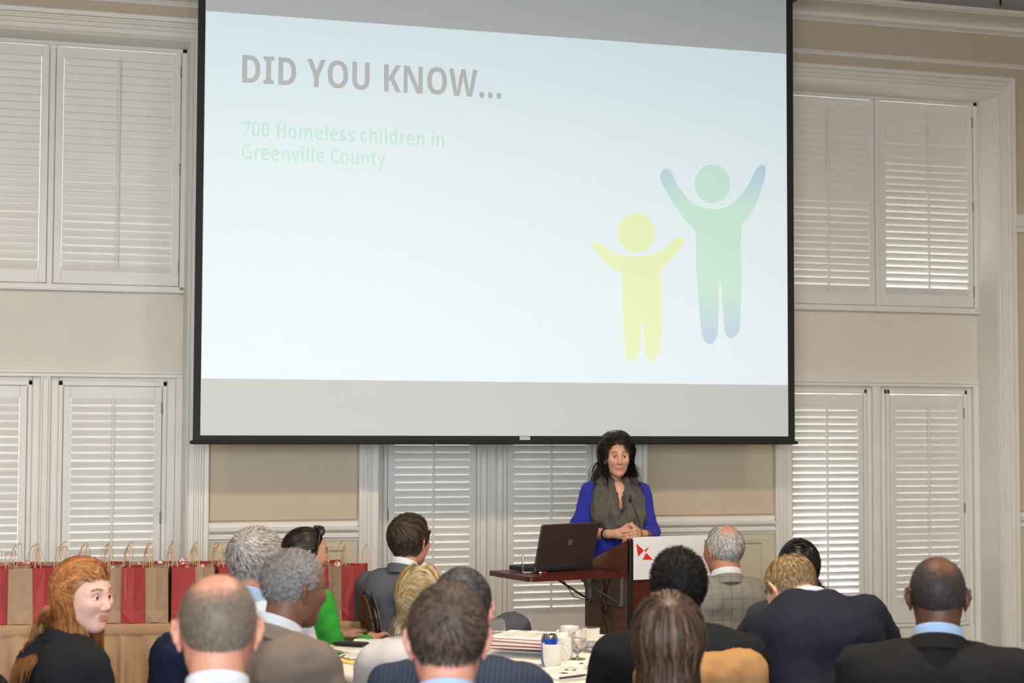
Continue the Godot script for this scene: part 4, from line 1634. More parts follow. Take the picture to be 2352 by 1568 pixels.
# ---------------------------------------------------------------- the speaker
func speaker() -> void:
	M["skin_tone"] = noise_tex(0.06, Color(0.955, 0.94, 0.93), Color(1, 1, 1), 11, 4)
	anatomy()
	legs()
	var D := 9.65
	var top := at_d(1415, 997, D)
	var yaw := deg_to_rad(-14.0)
	var root := thing("person", "standing woman in blue sweater and grey scarf speaking at the lectern", "person", Vector3(top.x, 0, top.z), yaw)
	var fair := Color(0.80, 0.605, 0.51)
	var Ht := top.y - 0.02
	var hs := 0.96
	var H := Transform3D(Basis(Vector3.UP, deg_to_rad(5)) * Basis(Vector3.RIGHT, deg_to_rad(2)) * Basis.from_scale(Vector3(hs * 0.96, hs, hs)), Vector3(0.0, Ht - 0.112 * hs, 0.03))
	var N := Vector3(0, Ht - 0.258, -0.015)
	var body := MB.new()
	put_head(body, root, H, N, 0.047)
	var y0 := Ht - 1.645
	var V := func(x: float, y: float, z: float) -> Vector3:
		return Vector3(x, y + y0, z)
	# neck, upper chest, forearms and clasped hands in one field
	var F := SDF.new(V.call(-0.3, 1.03, -0.08), V.call(0.28, 1.44, 0.42), 0.007, 0.02)
	F.cap(V.call(0, 1.42, -0.012), V.call(0.005, 1.35, 0.01), 0.045, 0.055, 0.04)
	F.ell(V.call(0.005, 1.3, 0.05), Vector3(0.06, 0.1, 0.062))
	F.cap(V.call(-0.175, 1.115, 0.1), V.call(-0.06, 1.118, 0.285), 0.037, 0.025)
	F.cap(V.call(0.175, 1.095, 0.12), V.call(0.118, 1.115, 0.285), 0.037, 0.025)
	var fa := F.build()
	body.add(fa[0], fa[1], fa[2], Transform3D.IDENTITY)
	var G := SDF.new(V.call(-0.09, 1.05, 0.24), V.call(0.15, 1.22, 0.42), 0.0032, 0.008)
	# her right hand (palm inwards, back to the room), then the fingers of the left laid over it
	G.cap(V.call(-0.07, 1.117, 0.28), V.call(-0.03, 1.122, 0.305), 0.024, 0.025)
	for k in 4:
		var yy := 1.153 - k * 0.0175
		G.cap(V.call(-0.03, 1.13 - k * 0.006, 0.305), V.call(0.03, yy, 0.335), 0.018, 0.0115)
		G.cap(V.call(0.03, yy, 0.335), V.call(0.062, yy - 0.006, 0.318), 0.0095, 0.0085, 0.004)
		G.cap(V.call(0.062, yy - 0.006, 0.318), V.call(0.072, yy - 0.01, 0.3), 0.0085, 0.0075, 0.004)
	G.cap(V.call(0.128, 1.115, 0.275), V.call(0.1, 1.12, 0.3), 0.025, 0.026)
	for k in 4:
		var yy := 1.146 - k * 0.0175
		G.cap(V.call(0.1, 1.128 - k * 0.006, 0.3), V.call(0.066, yy, 0.345), 0.018, 0.0115)
		G.cap(V.call(0.066, yy, 0.347), V.call(0.036, yy - 0.008, 0.358), 0.0098, 0.0088, 0.003)
		G.cap(V.call(0.036, yy - 0.008, 0.358), V.call(0.012, yy - 0.013, 0.348), 0.0088, 0.0078, 0.003)
		G.cap(V.call(0.012, yy - 0.013, 0.348), V.call(0.0, yy - 0.016, 0.338), 0.0078, 0.0072, 0.003)
	G.cap(V.call(-0.012, 1.14, 0.32), V.call(0.022, 1.168, 0.335), 0.0135, 0.0105, 0.006)
	G.cap(V.call(0.022, 1.168, 0.335), V.call(0.05, 1.18, 0.338), 0.0102, 0.0082, 0.004)
	G.cap(V.call(0.085, 1.138, 0.325), V.call(0.058, 1.164, 0.345), 0.0135, 0.0105, 0.006)
	G.cap(V.call(0.058, 1.164, 0.345), V.call(0.034, 1.172, 0.35), 0.0102, 0.0085, 0.004)
	var ga := G.build()
	body.add(ga[0], ga[1], ga[2], Transform3D.IDENTITY)
	put("body", body, skin(fair), root)
	# sweater
	var blue := relief(tone(mat("blue_knit", Color(0.135, 0.155, 0.62), 0.85), M.fine, 14.0), M.fine, 0.05)
	blue.rim_enabled = true
	blue.rim = 0.3
	var W := SDF.new(V.call(-0.36, 0.8, -0.2), V.call(0.34, 1.45, 0.3), 0.013, 0.04)
	for s in [-1, 1]:
		W.cap(V.call(s * 0.07, 1.27, -0.01), V.call(s * 0.065, 1.02, 0.0), 0.1, 0.088)
		W.cap(V.call(s * 0.065, 1.02, 0), V.call(s * 0.08, 0.84, 0), 0.088, 0.105)
		W.cap(V.call(s * 0.075, 1.22, 0.055), V.call(s * 0.07, 1.2, 0.06), 0.07, 0.07)
		W.cap(V.call(s * 0.05, 1.37, -0.02), V.call(s * 0.142, 1.34, -0.015), 0.032, 0.045)
	W.cap(V.call(-0.148, 1.335, -0.01), V.call(-0.218, 1.14, 0.03), 0.05, 0.045)
	W.cap(V.call(-0.218, 1.14, 0.03), V.call(-0.165, 1.11, 0.13), 0.045, 0.041)
	W.cap(V.call(0.148, 1.335, -0.01), V.call(0.192, 1.11, 0.05), 0.049, 0.046)
	W.cap(V.call(0.192, 1.11, 0.05), V.call(0.155, 1.1, 0.19), 0.046, 0.041)
	var wa := wrinkle(W.build(), 0.007, Vector3(9, 13, 9), 4.0)
	var wm := MB.new()
	wm.add(wa[0], wa[1], wa[2], Transform3D.IDENTITY)
	put("sweater", wm, blue, root)
	# scarf
	var tweed := image_tex(128, 128, func(x, y):
		var r := fmod(absf(sin(x * 12.9898 + y * 78.233) * 43758.5453), 1.0)
		var s := 0.55 + 0.45 * r
		return Color(s, s * 0.98, s * 0.92))
	var wool := relief(tone(mat("grey_wool", Color(0.415, 0.41, 0.40), 0.95), tweed, 3.0), tweed, 0.2)
	var K := SDF.new(V.call(-0.2, 1.06, -0.1), V.call(0.2, 1.47, 0.24), 0.0085, 0.018)
	var loops := [
		[[-0.05, 1.425, -0.035], [-0.078, 1.39, 0.03], [-0.09, 1.31, 0.085], [-0.085, 1.22, 0.118], [-0.05, 1.14, 0.125], [0.01, 1.115, 0.13]],
		[[0.055, 1.425, -0.035], [0.085, 1.385, 0.03], [0.115, 1.3, 0.085], [0.12, 1.2, 0.11], [0.09, 1.13, 0.125], [0.02, 1.11, 0.13]],
		[[-0.035, 1.4, 0.02], [-0.045, 1.32, 0.1], [-0.03, 1.22, 0.14], [0.0, 1.15, 0.145]],
		[[0.055, 1.4, 0.02], [0.065, 1.31, 0.1], [0.06, 1.2, 0.14], [0.03, 1.14, 0.145]],
		[[-0.07, 1.4, 0.0], [-0.1, 1.33, 0.085], [-0.112, 1.26, 0.115], [-0.122, 1.205, 0.125]]]
	for l in loops:
		for i in l.size() - 1:
			var r0 := 0.036 if i > 0 else 0.028
			var pa: Vector3 = V.call(l[i][0], l[i][1], l[i][2])
			var pb: Vector3 = V.call(l[i + 1][0], l[i + 1][1], l[i + 1][2])
			K.cap(pa, pb, r0, 0.036)
	K.cap(V.call(-0.05, 1.425, -0.045), V.call(0.05, 1.425, -0.045), 0.03, 0.03)
	var ka := wrinkle(K.build(), 0.012, Vector3(34, 5, 20), 9.0)
	var km := MB.new()
	km.add(ka[0], ka[1], ka[2], Transform3D.IDENTITY)
	put("scarf", km, wool, root)
	# hair
	var st := {"n": 5200, "len": 0.36, "seg": 13, "wid": 0.0045, "thick": 0.014, "vol": 0.036, "part": -0.012, "lift": 0.12, "grav": 0.3, "curl": 0.34, "mess": 0.05, "c1": lin(22, 18, 17), "c2": lin(72, 58, 51), "long": true}
	var blocks := [[N, H * Vector3(0, -0.05, -0.02), 0.05, 0.05], [V.call(-0.16, 1.345, -0.01), V.call(0.16, 1.345, -0.01), 0.062, 0.062], [V.call(-0.06, 1.25, 0.02), V.call(0.06, 1.25, 0.02), 0.13, 0.13]]
	put("hair", hair(st, H, blocks, 77), hair_mat("hair_0.42", 0.42), root)
	# jewellery
	var wb := MB.new()
	ring(wb, V.call(-0.085, 1.117, 0.255), (V.call(-0.06, 1.118, 0.285) - V.call(-0.175, 1.115, 0.1)).normalized(), 0.029, 0.007, 0.0025)
	put("wristband", wb, M.black_plastic, root)
	var wt := MB.new()
	var wd: Vector3 = (V.call(0.118, 1.115, 0.285) - V.call(0.175, 1.095, 0.12)).normalized()
	ring(wt, V.call(0.132, 1.11, 0.258), wd, 0.029, 0.006, 0.003)
	put("watch", wt, M.gold, root)
	var wf := MB.new()
	wf.xf = Transform3D(Basis(Quaternion(Vector3.UP, Vector3(0.25, 0.35, 0.9).normalized())), V.call(0.14, 1.12, 0.288))
	wf.lathe([Vector2(0.016, -0.004), Vector2(0.016, 0.003), Vector2(0.013, 0.004), Vector2(0.013, 0.0035), Vector2(0, 0.0035)], 20)
	put("watch_case", wf, M.gold, root)
	var wg := MB.new()
	wg.xf = wf.xf
	wg.lathe([Vector2(0.0125, 0.0036), Vector2(0.0125, 0.0045), Vector2(0, 0.0045)], 20)
	put("watch_face", wg, M.black_plastic, root)
	for r in [[0.022, 1.106, 0.362], [0.05, 1.094, 0.36]]:
		var rg := MB.new()
		ring(rg, V.call(r[0], r[1], r[2] - 0.008), Vector3(-1, -0.3, 0.2).normalized(), 0.0105, 0.0022, 0.0014)
		put("ring", rg, M.chrome, root)
	# dark trousers and shoes, behind the lectern
	var L := SDF.new(V.call(-0.25, 0.05 - y0, -0.2), V.call(0.25, 0.98, 0.2), 0.02, 0.04)
	for s in [-1, 1]:
		L.cap(V.call(s * 0.075, 0.88, 0), V.call(s * 0.085, 0.5, 0.01), 0.1, 0.062)
		L.cap(V.call(s * 0.085, 0.5, 0.01), Vector3(s * 0.085, 0.12, 0), 0.06, 0.04)
		var shoe := part("shoe", SHOE, M.sole, root)
		shoe.position = Vector3(s * 0.085, 0, -0.02)
	var la := L.build()
	var lm := MB.new()
	lm.add(la[0], la[1], la[2], Transform3D.IDENTITY)
	put("trousers", lm, mat("black_trousers", Color(0.06, 0.06, 0.07), 0.85), root)

func ring(mb: MB, c: Vector3, ax: Vector3, r: float, half: float, t: float) -> void:
	var s := ax.cross(Vector3.UP).normalized()
	var w := ax.cross(s)
	var rows := []
	for q in [[-half, t], [half, t], [half, 0.0], [-half, 0.0], [-half, t]]:
		var row := PackedVector3Array()
		for k in 28:
			var a := TAU * k / 28
			row.append(c + ax * q[0] + (s * cos(a) + w * sin(a)) * (r + q[1]))
		rows.append(row)
	mb.grid(rows, true)

# ---------------------------------------------------------------- gift table with paper bags
func bag_mesh(w: float, h: float, d: float, seed_: int) -> Mesh:
	# gusset side to the front (+z): the crease folds inwards towards the mouth, a triangle stands at the foot
	var g := RandomNumberGenerator.new()
	g.seed = seed_
	var mb := MB.new()
	var pin := g.randf_range(0.016, 0.034)
	var tw := w / 2 * g.randf_range(0.86, 0.97)
	var bw := w / 2
	var jt := g.randf_range(-0.006, 0.006)
	var yk := 0.06
	for z in [1, -1]:
		var zt: float = z * d / 2 * 0.97
		var zb: float = z * d / 2
		var P := [Vector3(-bw, 0, zb), Vector3(bw, 0, zb), Vector3(bw * 0.99, yk, zb), Vector3(-bw * 0.99, yk, zb), Vector3(-tw + jt, h, zt), Vector3(tw + jt, h, zt), Vector3(jt * 0.5, yk, zb - z * 0.01), Vector3(jt, h, zt - z * pin), Vector3(0, 0.004, zb + z * 0.014)]
		var tris := [[0, 8, 3], [8, 6, 3], [8, 1, 2], [8, 2, 6], [0, 1, 8], [3, 6, 7], [3, 7, 4], [6, 2, 5], [6, 5, 7]]
		for t in tris:
			if z > 0:
				mb.tri(P[t[0]], P[t[1]], P[t[2]])
			else:
				mb.tri(P[t[0]], P[t[2]], P[t[1]])
	for x in [1, -1]:
		var a := Vector3(x * bw, 0, d / 2)
		var b := Vector3(x * bw, 0, -d / 2)
		var c := Vector3(x * tw + jt, h, -d / 2 * 0.97)
		var e := Vector3(x * tw + jt, h, d / 2 * 0.97)
		if x > 0:
			mb.quad(a, b, c, e)
		else:
			mb.quad(b, a, e, c)
	mb.quad(Vector3(-bw, 0.002, d / 2), Vector3(bw, 0.002, d / 2), Vector3(bw, 0.002, -d / 2), Vector3(-bw, 0.002, -d / 2))
	return mb.mesh()

func handle_mesh(x: float, h: float, d: float, lean: float) -> Mesh:
	var mb := MB.new()
	var pts := []
	for k in 13:
		var a := PI * k / 12.0
		pts.append(Vector3(x + lean * sin(a) + 0.02 * cos(a), h - 0.03 + (0.115 + lean) * pow(sin(a), 0.6), 0.042 * cos(a)))
	mb.tube(pts, 0.0021, 6)
	return mb.mesh()

const ORD := ["first", "second", "third", "fourth", "fifth", "sixth", "seventh", "eighth", "ninth", "tenth", "eleventh", "twelfth", "thirteenth", "fourteenth", "fifteenth", "sixteenth", "seventeenth"]

func gift_table() -> void:
	var e1 := at_h(852, 1427, 0.76)
	var e0 := at_h(0, 1437, 0.76)
	var along := (e0 - e1)
	along.y = 0
	along = along.normalized()
	var yaw := atan2(along.z, -along.x)
	var L := 2.5
	var dep := 0.76
	var t := thing("gift_table", "long folding banquet table carrying rows of gift bags", "table", Vector3(e1.x, 0, e1.z) + along * 0.02, yaw)
	# local: x runs from 0 (free end) to -L, z from 0 (front) to -dep
	put("tabletop", boxm(Vector3(-L, 0.735, -dep), Vector3(0, 0.757, 0), 0.004), mat("ply", Color(0.55, 0.42, 0.3), 0.6), t)
	for x in [-0.2, -L + 0.2]:
		for z in [-0.1, -dep + 0.1]:
			var lg := MB.new()
			lg.tube([Vector3(x, 0.0, z), Vector3(x, 0.735, z)], 0.014, 10)
			put("leg", lg, M.steel, t)
	var sk := thing("table_skirt", "pleated tan cloth skirt hung round the gift table", "table skirt", t.position, yaw)
	var tan_ := relief(tone(mat("tan_cloth", Color(0.70, 0.565, 0.435), 0.85), M.weave, 5.0), M.weave, 0.03)
	var path := []   # round the front and the free end
	for k in 701:
		var s := k / 700.0 * (L + dep)
		path.append([Vector3(-L + s, 0, 0.006), Vector3(0, 0, 1)] if s < L else [Vector3(0.006, 0, -(s - L)), Vector3(1, 0, 0)])
	var rows := []
	for j in 15:
		var y: float = [0.762, 0.758, 0.745, 0.732, 0.72, 0.712, 0.70, 0.68, 0.64, 0.58, 0.5, 0.4, 0.28, 0.15, 0.015][j]
		var row := PackedVector3Array()
		for k in path.size():
			var s := k / 700.0 * (L + dep)
			var amp := 0.0025 if j < 6 else lerpf(0.004, 0.024, smoothstep(0.71, 0.5, y))
			var ph := s * 52.0 + 2.5 * noise.get_noise_1d(s * 3.0)
			var off := amp * (sin(ph + 1.5 * noise.get_noise_2d(s * 2.0, y * 2.0)) + 0.5 * noise.get_noise_2d(s * 14.0, y))
			if j < 6:
				off = 0.003 * sin(s * 420.0) + (0.006 if j in [1, 2, 3, 4] else 0.0)
			var p: Vector3 = path[k][0]
			row.append(Vector3(p.x, y, p.z) + path[k][1] * (off + 0.012))
		rows.append(row)
	rows.reverse()
	var sm := MB.new()
	sm.grid(rows)
	put("pleated_cloth", sm, tan_, sk)
	var tc := thing("table_cover", "flat tan cloth laid over the gift table top", "tablecloth", t.position, yaw)
	put("cloth", boxm(Vector3(-L, 0.757, -dep), Vector3(0.012, 0.762, 0.014), 0.002), tan_, tc)
	# bags
	var crinkle := noise_tex(0.03, Color(0.9, 0.9, 0.9), Color(1, 1, 1), 31, 3)
	var kraft := tone(mat("kraft", Color(0.645, 0.535, 0.43), 0.75), crinkle, 3.0)
	var rose := tone(mat("red_paper", Color(0.635, 0.205, 0.195), 0.7), crinkle, 3.0)
	var rope := mat("paper_rope", Color(0.80, 0.66, 0.50), 0.8)
	var red_meshes := []
	for k in 3:
		red_meshes.append(bag_mesh(0.116, 0.262, 0.2, 40 + k))
	var hms := []
	for k in 4:
		hms.append(handle_mesh(-0.045 if k % 2 == 0 else 0.045, 0.262, 0.2, [0.0, 0.012, -0.015, 0.02][k]))
	var fronts := [[2, 1], [44, 0], [104, 1], [158, 0], [210, 1], [262, 0], [309, 1], [360, 0], [416, 1], [468, 0], [520, 1], [572, 0], [624, 1], [672, 0], [720, 1], [768, 0], [819, 1]]
	var inv := t.transform.affine_inverse()
	var cnt := {0: 0, 1: 0}
	for rowi in 2:
		for i in fronts.size():
			if rowi == 1 and i == fronts.size() - 1:
				continue
			var kind: int = fronts[i][1] if rowi == 0 else 1 - fronts[i][1]
			var p := inv * at_h(fronts[i][0], 1430, 0.76)
			if rowi == 0:
				p = Vector3(p.x, 0.762, -0.135 + rng.randf_range(-0.012, 0.008))
			else:
				p = Vector3(p.x - 0.01, 0.762, -0.365 + rng.randf_range(-0.02, 0.02))
			var row_word := "front row" if rowi == 0 else "back row"
			var nth: String = ORD[fronts.size() - 1 - i - rowi]
			var label := "%s paper gift bag, %s in the %s from the gift table's free end" % ["red" if kind == 1 else "brown kraft", nth, row_word]
			var b := thing("gift_bag", label, "gift bag", t.transform * p, yaw + rng.randf_range(-0.22, 0.22), ("red" if kind == 1 else "kraft") + " gift bags, " + row_word)
			part("paper_bag", red_meshes[rng.randi() % 3], rose if kind == 1 else kraft, b)
			part("handle", hms[rng.randi() % 2 * 2], rope, b)
			part("handle", hms[1 + rng.randi() % 2 * 2], rope, b)
			if rng.randf() < 0.55 or (rowi == 0 and i in [8, 14]):
				var cd := thing("candy_bundle", "wrapped red and white sweets in the %s %s bag from the table's free end" % [nth, row_word], "sweets", t.transform * (p + Vector3(rng.randf_range(-0.02, 0.02), 0.24 + rng.randf_range(0, 0.02), rng.randf_range(-0.04, 0.04))), rng.randf() * 6.0, "sweets in %s bags, %s" % [("red" if kind == 1 else "kraft"), row_word])
				put("wrapper", crumple(rng.randf_range(0.016, 0.024), int(rng.randi() % 1000)), M.sweets, cd)

func crumple(r: float, seed_: int) -> MB:
	if not M.has("sweets"):
		var m := mat("sweets", Color.WHITE, 0.15)
		m.vertex_color_use_as_albedo = true
		m.clearcoat_enabled = true
	var mb := MB.new()
	var off := seed_ * 1.37
	var nv := 14
	var rows := []
	for j in nv + 1:
		var el := -PI / 2 + PI * j / nv
		var row := PackedVector3Array()
		for k in 20:
			var d := Vector3(cos(TAU * k / 20) * cos(el), sin(el), -sin(TAU * k / 20) * cos(el))
			var q := 1.0 + 0.55 * noise.get_noise_3d(d.x * 2.2 + off, d.y * 2.2, d.z * 2.2) + 0.3 * noise.get_noise_3d(d.x * 5.0 + off, d.y * 5.0, d.z * 5.0)
			row.append(d * r * q)
		rows.append(row)
	mb.grid(rows, true)
	for i in mb.v.size():
		var q := noise.get_noise_3dv(mb.v[i] * 70.0 + Vector3(off, 0, 0))
		mb.c[i] = Color(0.5, 0.02, 0.03) if q > 0.0 else Color(0.75, 0.66, 0.66)
	return mb

# ---------------------------------------------------------------- round table and its things
const TABLE := Vector3(2.2, 0, 4.1)

func mug_mesh() -> MB:
	var mb := MB.new()
	mb.lathe([Vector2(0, 0.004), Vector2(0.028, 0.0), Vector2(0.031, 0.004), Vector2(0.036, 0.02), Vector2(0.039, 0.06), Vector2(0.041, 0.088), Vector2(0.042, 0.091), Vector2(0.039, 0.09), Vector2(0.036, 0.06), Vector2(0.031, 0.012), Vector2(0, 0.01)], 32)
	return mb

func on_table(px: float, py: float) -> Vector3:
	return at_h(px, py, 0.765)

func mug(label: String, px: float, py: float, turn: float) -> void:
	var t := thing("coffee_mug", label, "mug", on_table(px, py), turn, "")
	put("cup", mug_mesh(), M.china, t)
	var h := MB.new()
	var pts := []
	for k in 11:
		var a := lerpf(-1.25, 1.25, k / 10.0)
		pts.append(Vector3(0.034 + 0.028 * cos(a), 0.047 + 0.028 * sin(a), 0))
	h.tube(pts, 0.0048, 8)
	put("handle", h, M.china, t)

func tumbler(label: String, px: float, py: float, stem := false) -> void:
	var t := thing("water_glass", label, "glass", on_table(px, py), 0.0)
	var mb := MB.new()
	if stem:
		mb.lathe([Vector2(0, 0.0), Vector2(0.034, 0.0), Vector2(0.033, 0.003), Vector2(0.006, 0.007), Vector2(0.005, 0.02), Vector2(0.02, 0.03), Vector2(0.036, 0.055), Vector2(0.038, 0.085), Vector2(0.034, 0.115), Vector2(0.0325, 0.115), Vector2(0.0365, 0.085), Vector2(0.034, 0.056), Vector2(0.018, 0.034), Vector2(0, 0.03)], 32)
	else:
		mb.lathe([Vector2(0, 0.0), Vector2(0.03, 0.0), Vector2(0.033, 0.004), Vector2(0.038, 0.05), Vector2(0.0385, 0.1), Vector2(0.037, 0.1), Vector2(0.0365, 0.05), Vector2(0.031, 0.01), Vector2(0, 0.008)], 32)
	put("glass_bowl", mb, M.drinking_glass, t)
	var w := MB.new()
	if stem:
		w.lathe([Vector2(0, 0.031), Vector2(0.0175, 0.035), Vector2(0.0335, 0.057), Vector2(0.0358, 0.08), Vector2(0, 0.08)], 28)
	else:
		w.lathe([Vector2(0, 0.009), Vector2(0.0305, 0.011), Vector2(0.0345, 0.04), Vector2(0, 0.04)], 28)
	if not M.has("water"):
		var m := mat("water", Color(1, 1, 1, 0.02), 0.02)
		m.transparency = BaseMaterial3D.TRANSPARENCY_ALPHA
		m.refraction_enabled = true
		m.refraction_scale = 0.033
	put("water", w, M.water, t)

func sheet(called: String, label: String, category: String, px: float, py: float, turn: float, w: float, d: float, h: float, y: float, m: Material, lines := 0) -> Node3D:
	var p := at_h(px, py, y)
	var t := thing(called, label, category, Vector3(p.x, y, p.z), deg_to_rad(turn))
	var mb := MB.new()
	var rows := []
	for j in 9:
		var row := PackedVector3Array()
		for k in 9:
			var u := k / 8.0 - 0.5
			var v := j / 8.0 - 0.5
			row.append(Vector3(u * w, h + 0.004 * maxf(0.0, noise.get_noise_2d(u * 4.0 + px, v * 4.0)), -v * d))
		rows.append(row)
	mb.grid(rows)
	mb.box(Vector3(-w / 2, 0, -d / 2), Vector3(w / 2, h, d / 2), 0)
	put("pages", mb, m, t)
	if lines:
		var lm := MB.new()
		for k in lines:
			var zz := -d * 0.38 + k * d * 0.76 / lines
			lm.box(Vector3(-w * 0.4, h + 0.004, zz), Vector3(w * (0.4 if k % 3 else 0.1), h + 0.0045, zz + 0.003))
		put("print", lm, M.print_grey, t)
	return t

func round_table() -> void:
	var t := thing("round_table", "round folding banquet table hidden under a white cloth", "table", TABLE)
	var tm := MB.new()
	tm.lathe([Vector2(0, 0.735), Vector2(0.9, 0.735), Vector2(0.905, 0.745), Vector2(0.9, 0.757), Vector2(0, 0.757)], 48)
	put("tabletop", tm, M.ply, t)
	for k in 4:
		var a := TAU * k / 4 + 0.4
		var lg := MB.new()
		lg.tube([Vector3(cos(a) * 0.5, 0, sin(a) * 0.5), Vector3(cos(a) * 0.45, 0.735, sin(a) * 0.45)], 0.014, 8)
		put("leg", lg, M.steel, t)
	var cl := thing("tablecloth", "white cloth draped to the floor over the round table", "tablecloth", TABLE)
	var rows := []
	for q in [[0.0, 0.763], [0.4, 0.763], [0.8, 0.763], [0.9, 0.763], [0.915, 0.758], [0.922, 0.74], [0.93, 0.66], [0.94, 0.5], [0.95, 0.3], [0.955, 0.04]]:
		var row := PackedVector3Array()
		var f := smoothstep(0.76, 0.3, q[1])
		for k in 180:
			var a := -TAU * k / 180
			var r: float = q[0] + f * (0.05 * sin(a * 17.0 + 2.0 * noise.get_noise_1d(a * 2.0)) + 0.02 * sin(a * 31.0))
			row.append(Vector3(cos(a) * r, q[1], sin(a) * r))
		rows.append(row)
	rows.reverse()
	var cm := MB.new()
	cm.grid(rows, true)
	put("cloth", cm, M.linen, cl)
	# papers, phone and folder at the side by the man in tan
	sheet("paper_packet", "white printed packet under the black phone", "papers", 812, 1489, 24, 0.216, 0.279, 0.006, 0.764, M.paper, 9)
	sheet("paper_packet", "white packet with a grey photo, beside the phone", "papers", 868, 1478, -14, 0.216, 0.279, 0.004, 0.764, M.paper, 4)
	sheet("folder", "manila yellow folder sticking out at the table edge", "folder", 848, 1517, 34, 0.23, 0.29, 0.003, 0.7645, M.manila)
	sheet("note_sheet", "loose off-white sheet lying on the yellow folder", "papers", 838, 1505, 12, 0.2, 0.15, 0.002, 0.772, M.linen, 3)
	var ph := at_h(806, 1481, 0.775)
	var phone := thing("phone", "black phone in a rugged case lying on white papers", "phone", Vector3(ph.x, 0.775, ph.z), deg_to_rad(-38))
	put("case", boxm(Vector3(-0.07, 0, -0.036), Vector3(0.07, 0.013, 0.036), 0.004), M.black_satin, phone)
	var pl := MB.new()
	pl.lathe([Vector2(0.009, 0.0128), Vector2(0.009, 0.0138), Vector2(0.006, 0.0138), Vector2(0.006, 0.0132), Vector2(0, 0.0132)], 16, Vector3(-0.048, 0, -0.012))
	put("lens_ring", pl, M.steel, phone)
	mug("white coffee mug at the table edge behind the blonde woman's shoulder", 926, 1475, 1.0)
	# documents, can, cups and glasses in the middle
	var k := 0
	for s in [[0.765, 0.03, 8.0], [0.796, 0.02, 14.0], [0.817, 0.018, 5.0], [0.836, 0.012, 11.0]]:
		var nm: String = ["lowest of the stack by the blue can", "second from the bottom of the stack", "third from the bottom of the stack", "topmost of the stack by the blue can"][k]
		var doc := sheet("document_binder", "thick white binder with red edge line, " + nm, "binder", 1217 + k * 2, 1491 - k * 9, 40 + s[2], 0.25, 0.29, s[1], s[0], M.paper, 8 if k == 3 else 0)
		put("spine_line", boxm(Vector3(-0.1255, s[1] * 0.35, -0.1455), Vector3(0.1255, s[1] * 0.6, 0.1455), 0), M.print_red, doc)
		k += 1
	var can := thing("drink_can", "bright blue aluminium drink can beside a white mug", "can", on_table(1262, 1527), 0.6)
	var cb := MB.new()
	cb.lathe([Vector2(0, 0.003), Vector2(0.024, 0.0), Vector2(0.027, 0.005), Vector2(0.033, 0.012), Vector2(0.033, 0.106)], 32)
	put("can_body", cb, mat("can_blue", Color(0.09, 0.3, 0.74), 0.3, 0.25), can)
	var ct := MB.new()
	ct.lathe([Vector2(0.033, 0.106), Vector2(0.028, 0.118), Vector2(0.0275, 0.122), Vector2(0.026, 0.122), Vector2(0.025, 0.118), Vector2(0, 0.118)], 32)
	put("can_top", ct, M.chrome, can)
	var sw := MB.new()
	for j in 9:
		var a := -0.9 + j * 0.2
		sw.xf = Transform3D(Basis(Vector3.UP, a), Vector3.ZERO)
		sw.box(Vector3(-0.004, 0.04 + 0.012 * sin(a * 2.0), 0.0325), Vector3(0.004, 0.062 + 0.012 * sin(a * 2.0), 0.0334))
	put("can_print", sw, mat("can_silver", Color(0.75, 0.8, 0.86), 0.3, 0.6), can)
	mug("white coffee mug in front of the blue can, handle turned to the afro-haired woman", 1269, 1531, -0.3)
	mug("white coffee mug standing farther in, handle towards the binders", 1308, 1487, 2.7)
	mug("white coffee mug between the blue can and the water goblet", 1296, 1513, 1.9)
	tumbler("clear water goblet beside the mugs, half full", 1326, 1513, true)
	tumbler("clear tumbler behind the goblet", 1357, 1496)
	tumbler("clear empty tumbler at the far rim beside the binder stack", 1141, 1474)
	sheet("paper_packet", "white packet with red rule at the near side of the table", "papers", 1295, 1548, 16, 0.216, 0.279, 0.008, 0.765, M.paper, 6)
	sheet("napkin", "crumpled white paper napkin beside the goblet", "napkin", 1338, 1530, 50, 0.13, 0.13, 0.004, 0.774, M.linen)
	var pen := thing("pen", "dark blue pen lying on the near packet", "pen", at_h(1318, 1553, 0.782), 0.4)
	var pm := MB.new()
	pm.tube([Vector3(-0.07, 0, 0), Vector3(0.05, 0, 0), Vector3(0.07, 0, 0)], [0.0045, 0.0045, 0.001], 8)
	put("barrel", pm, mat("pen_blue", Color(0.1, 0.12, 0.25), 0.3), pen)

# ---------------------------------------------------------------- chairs
var chair_parts := {}

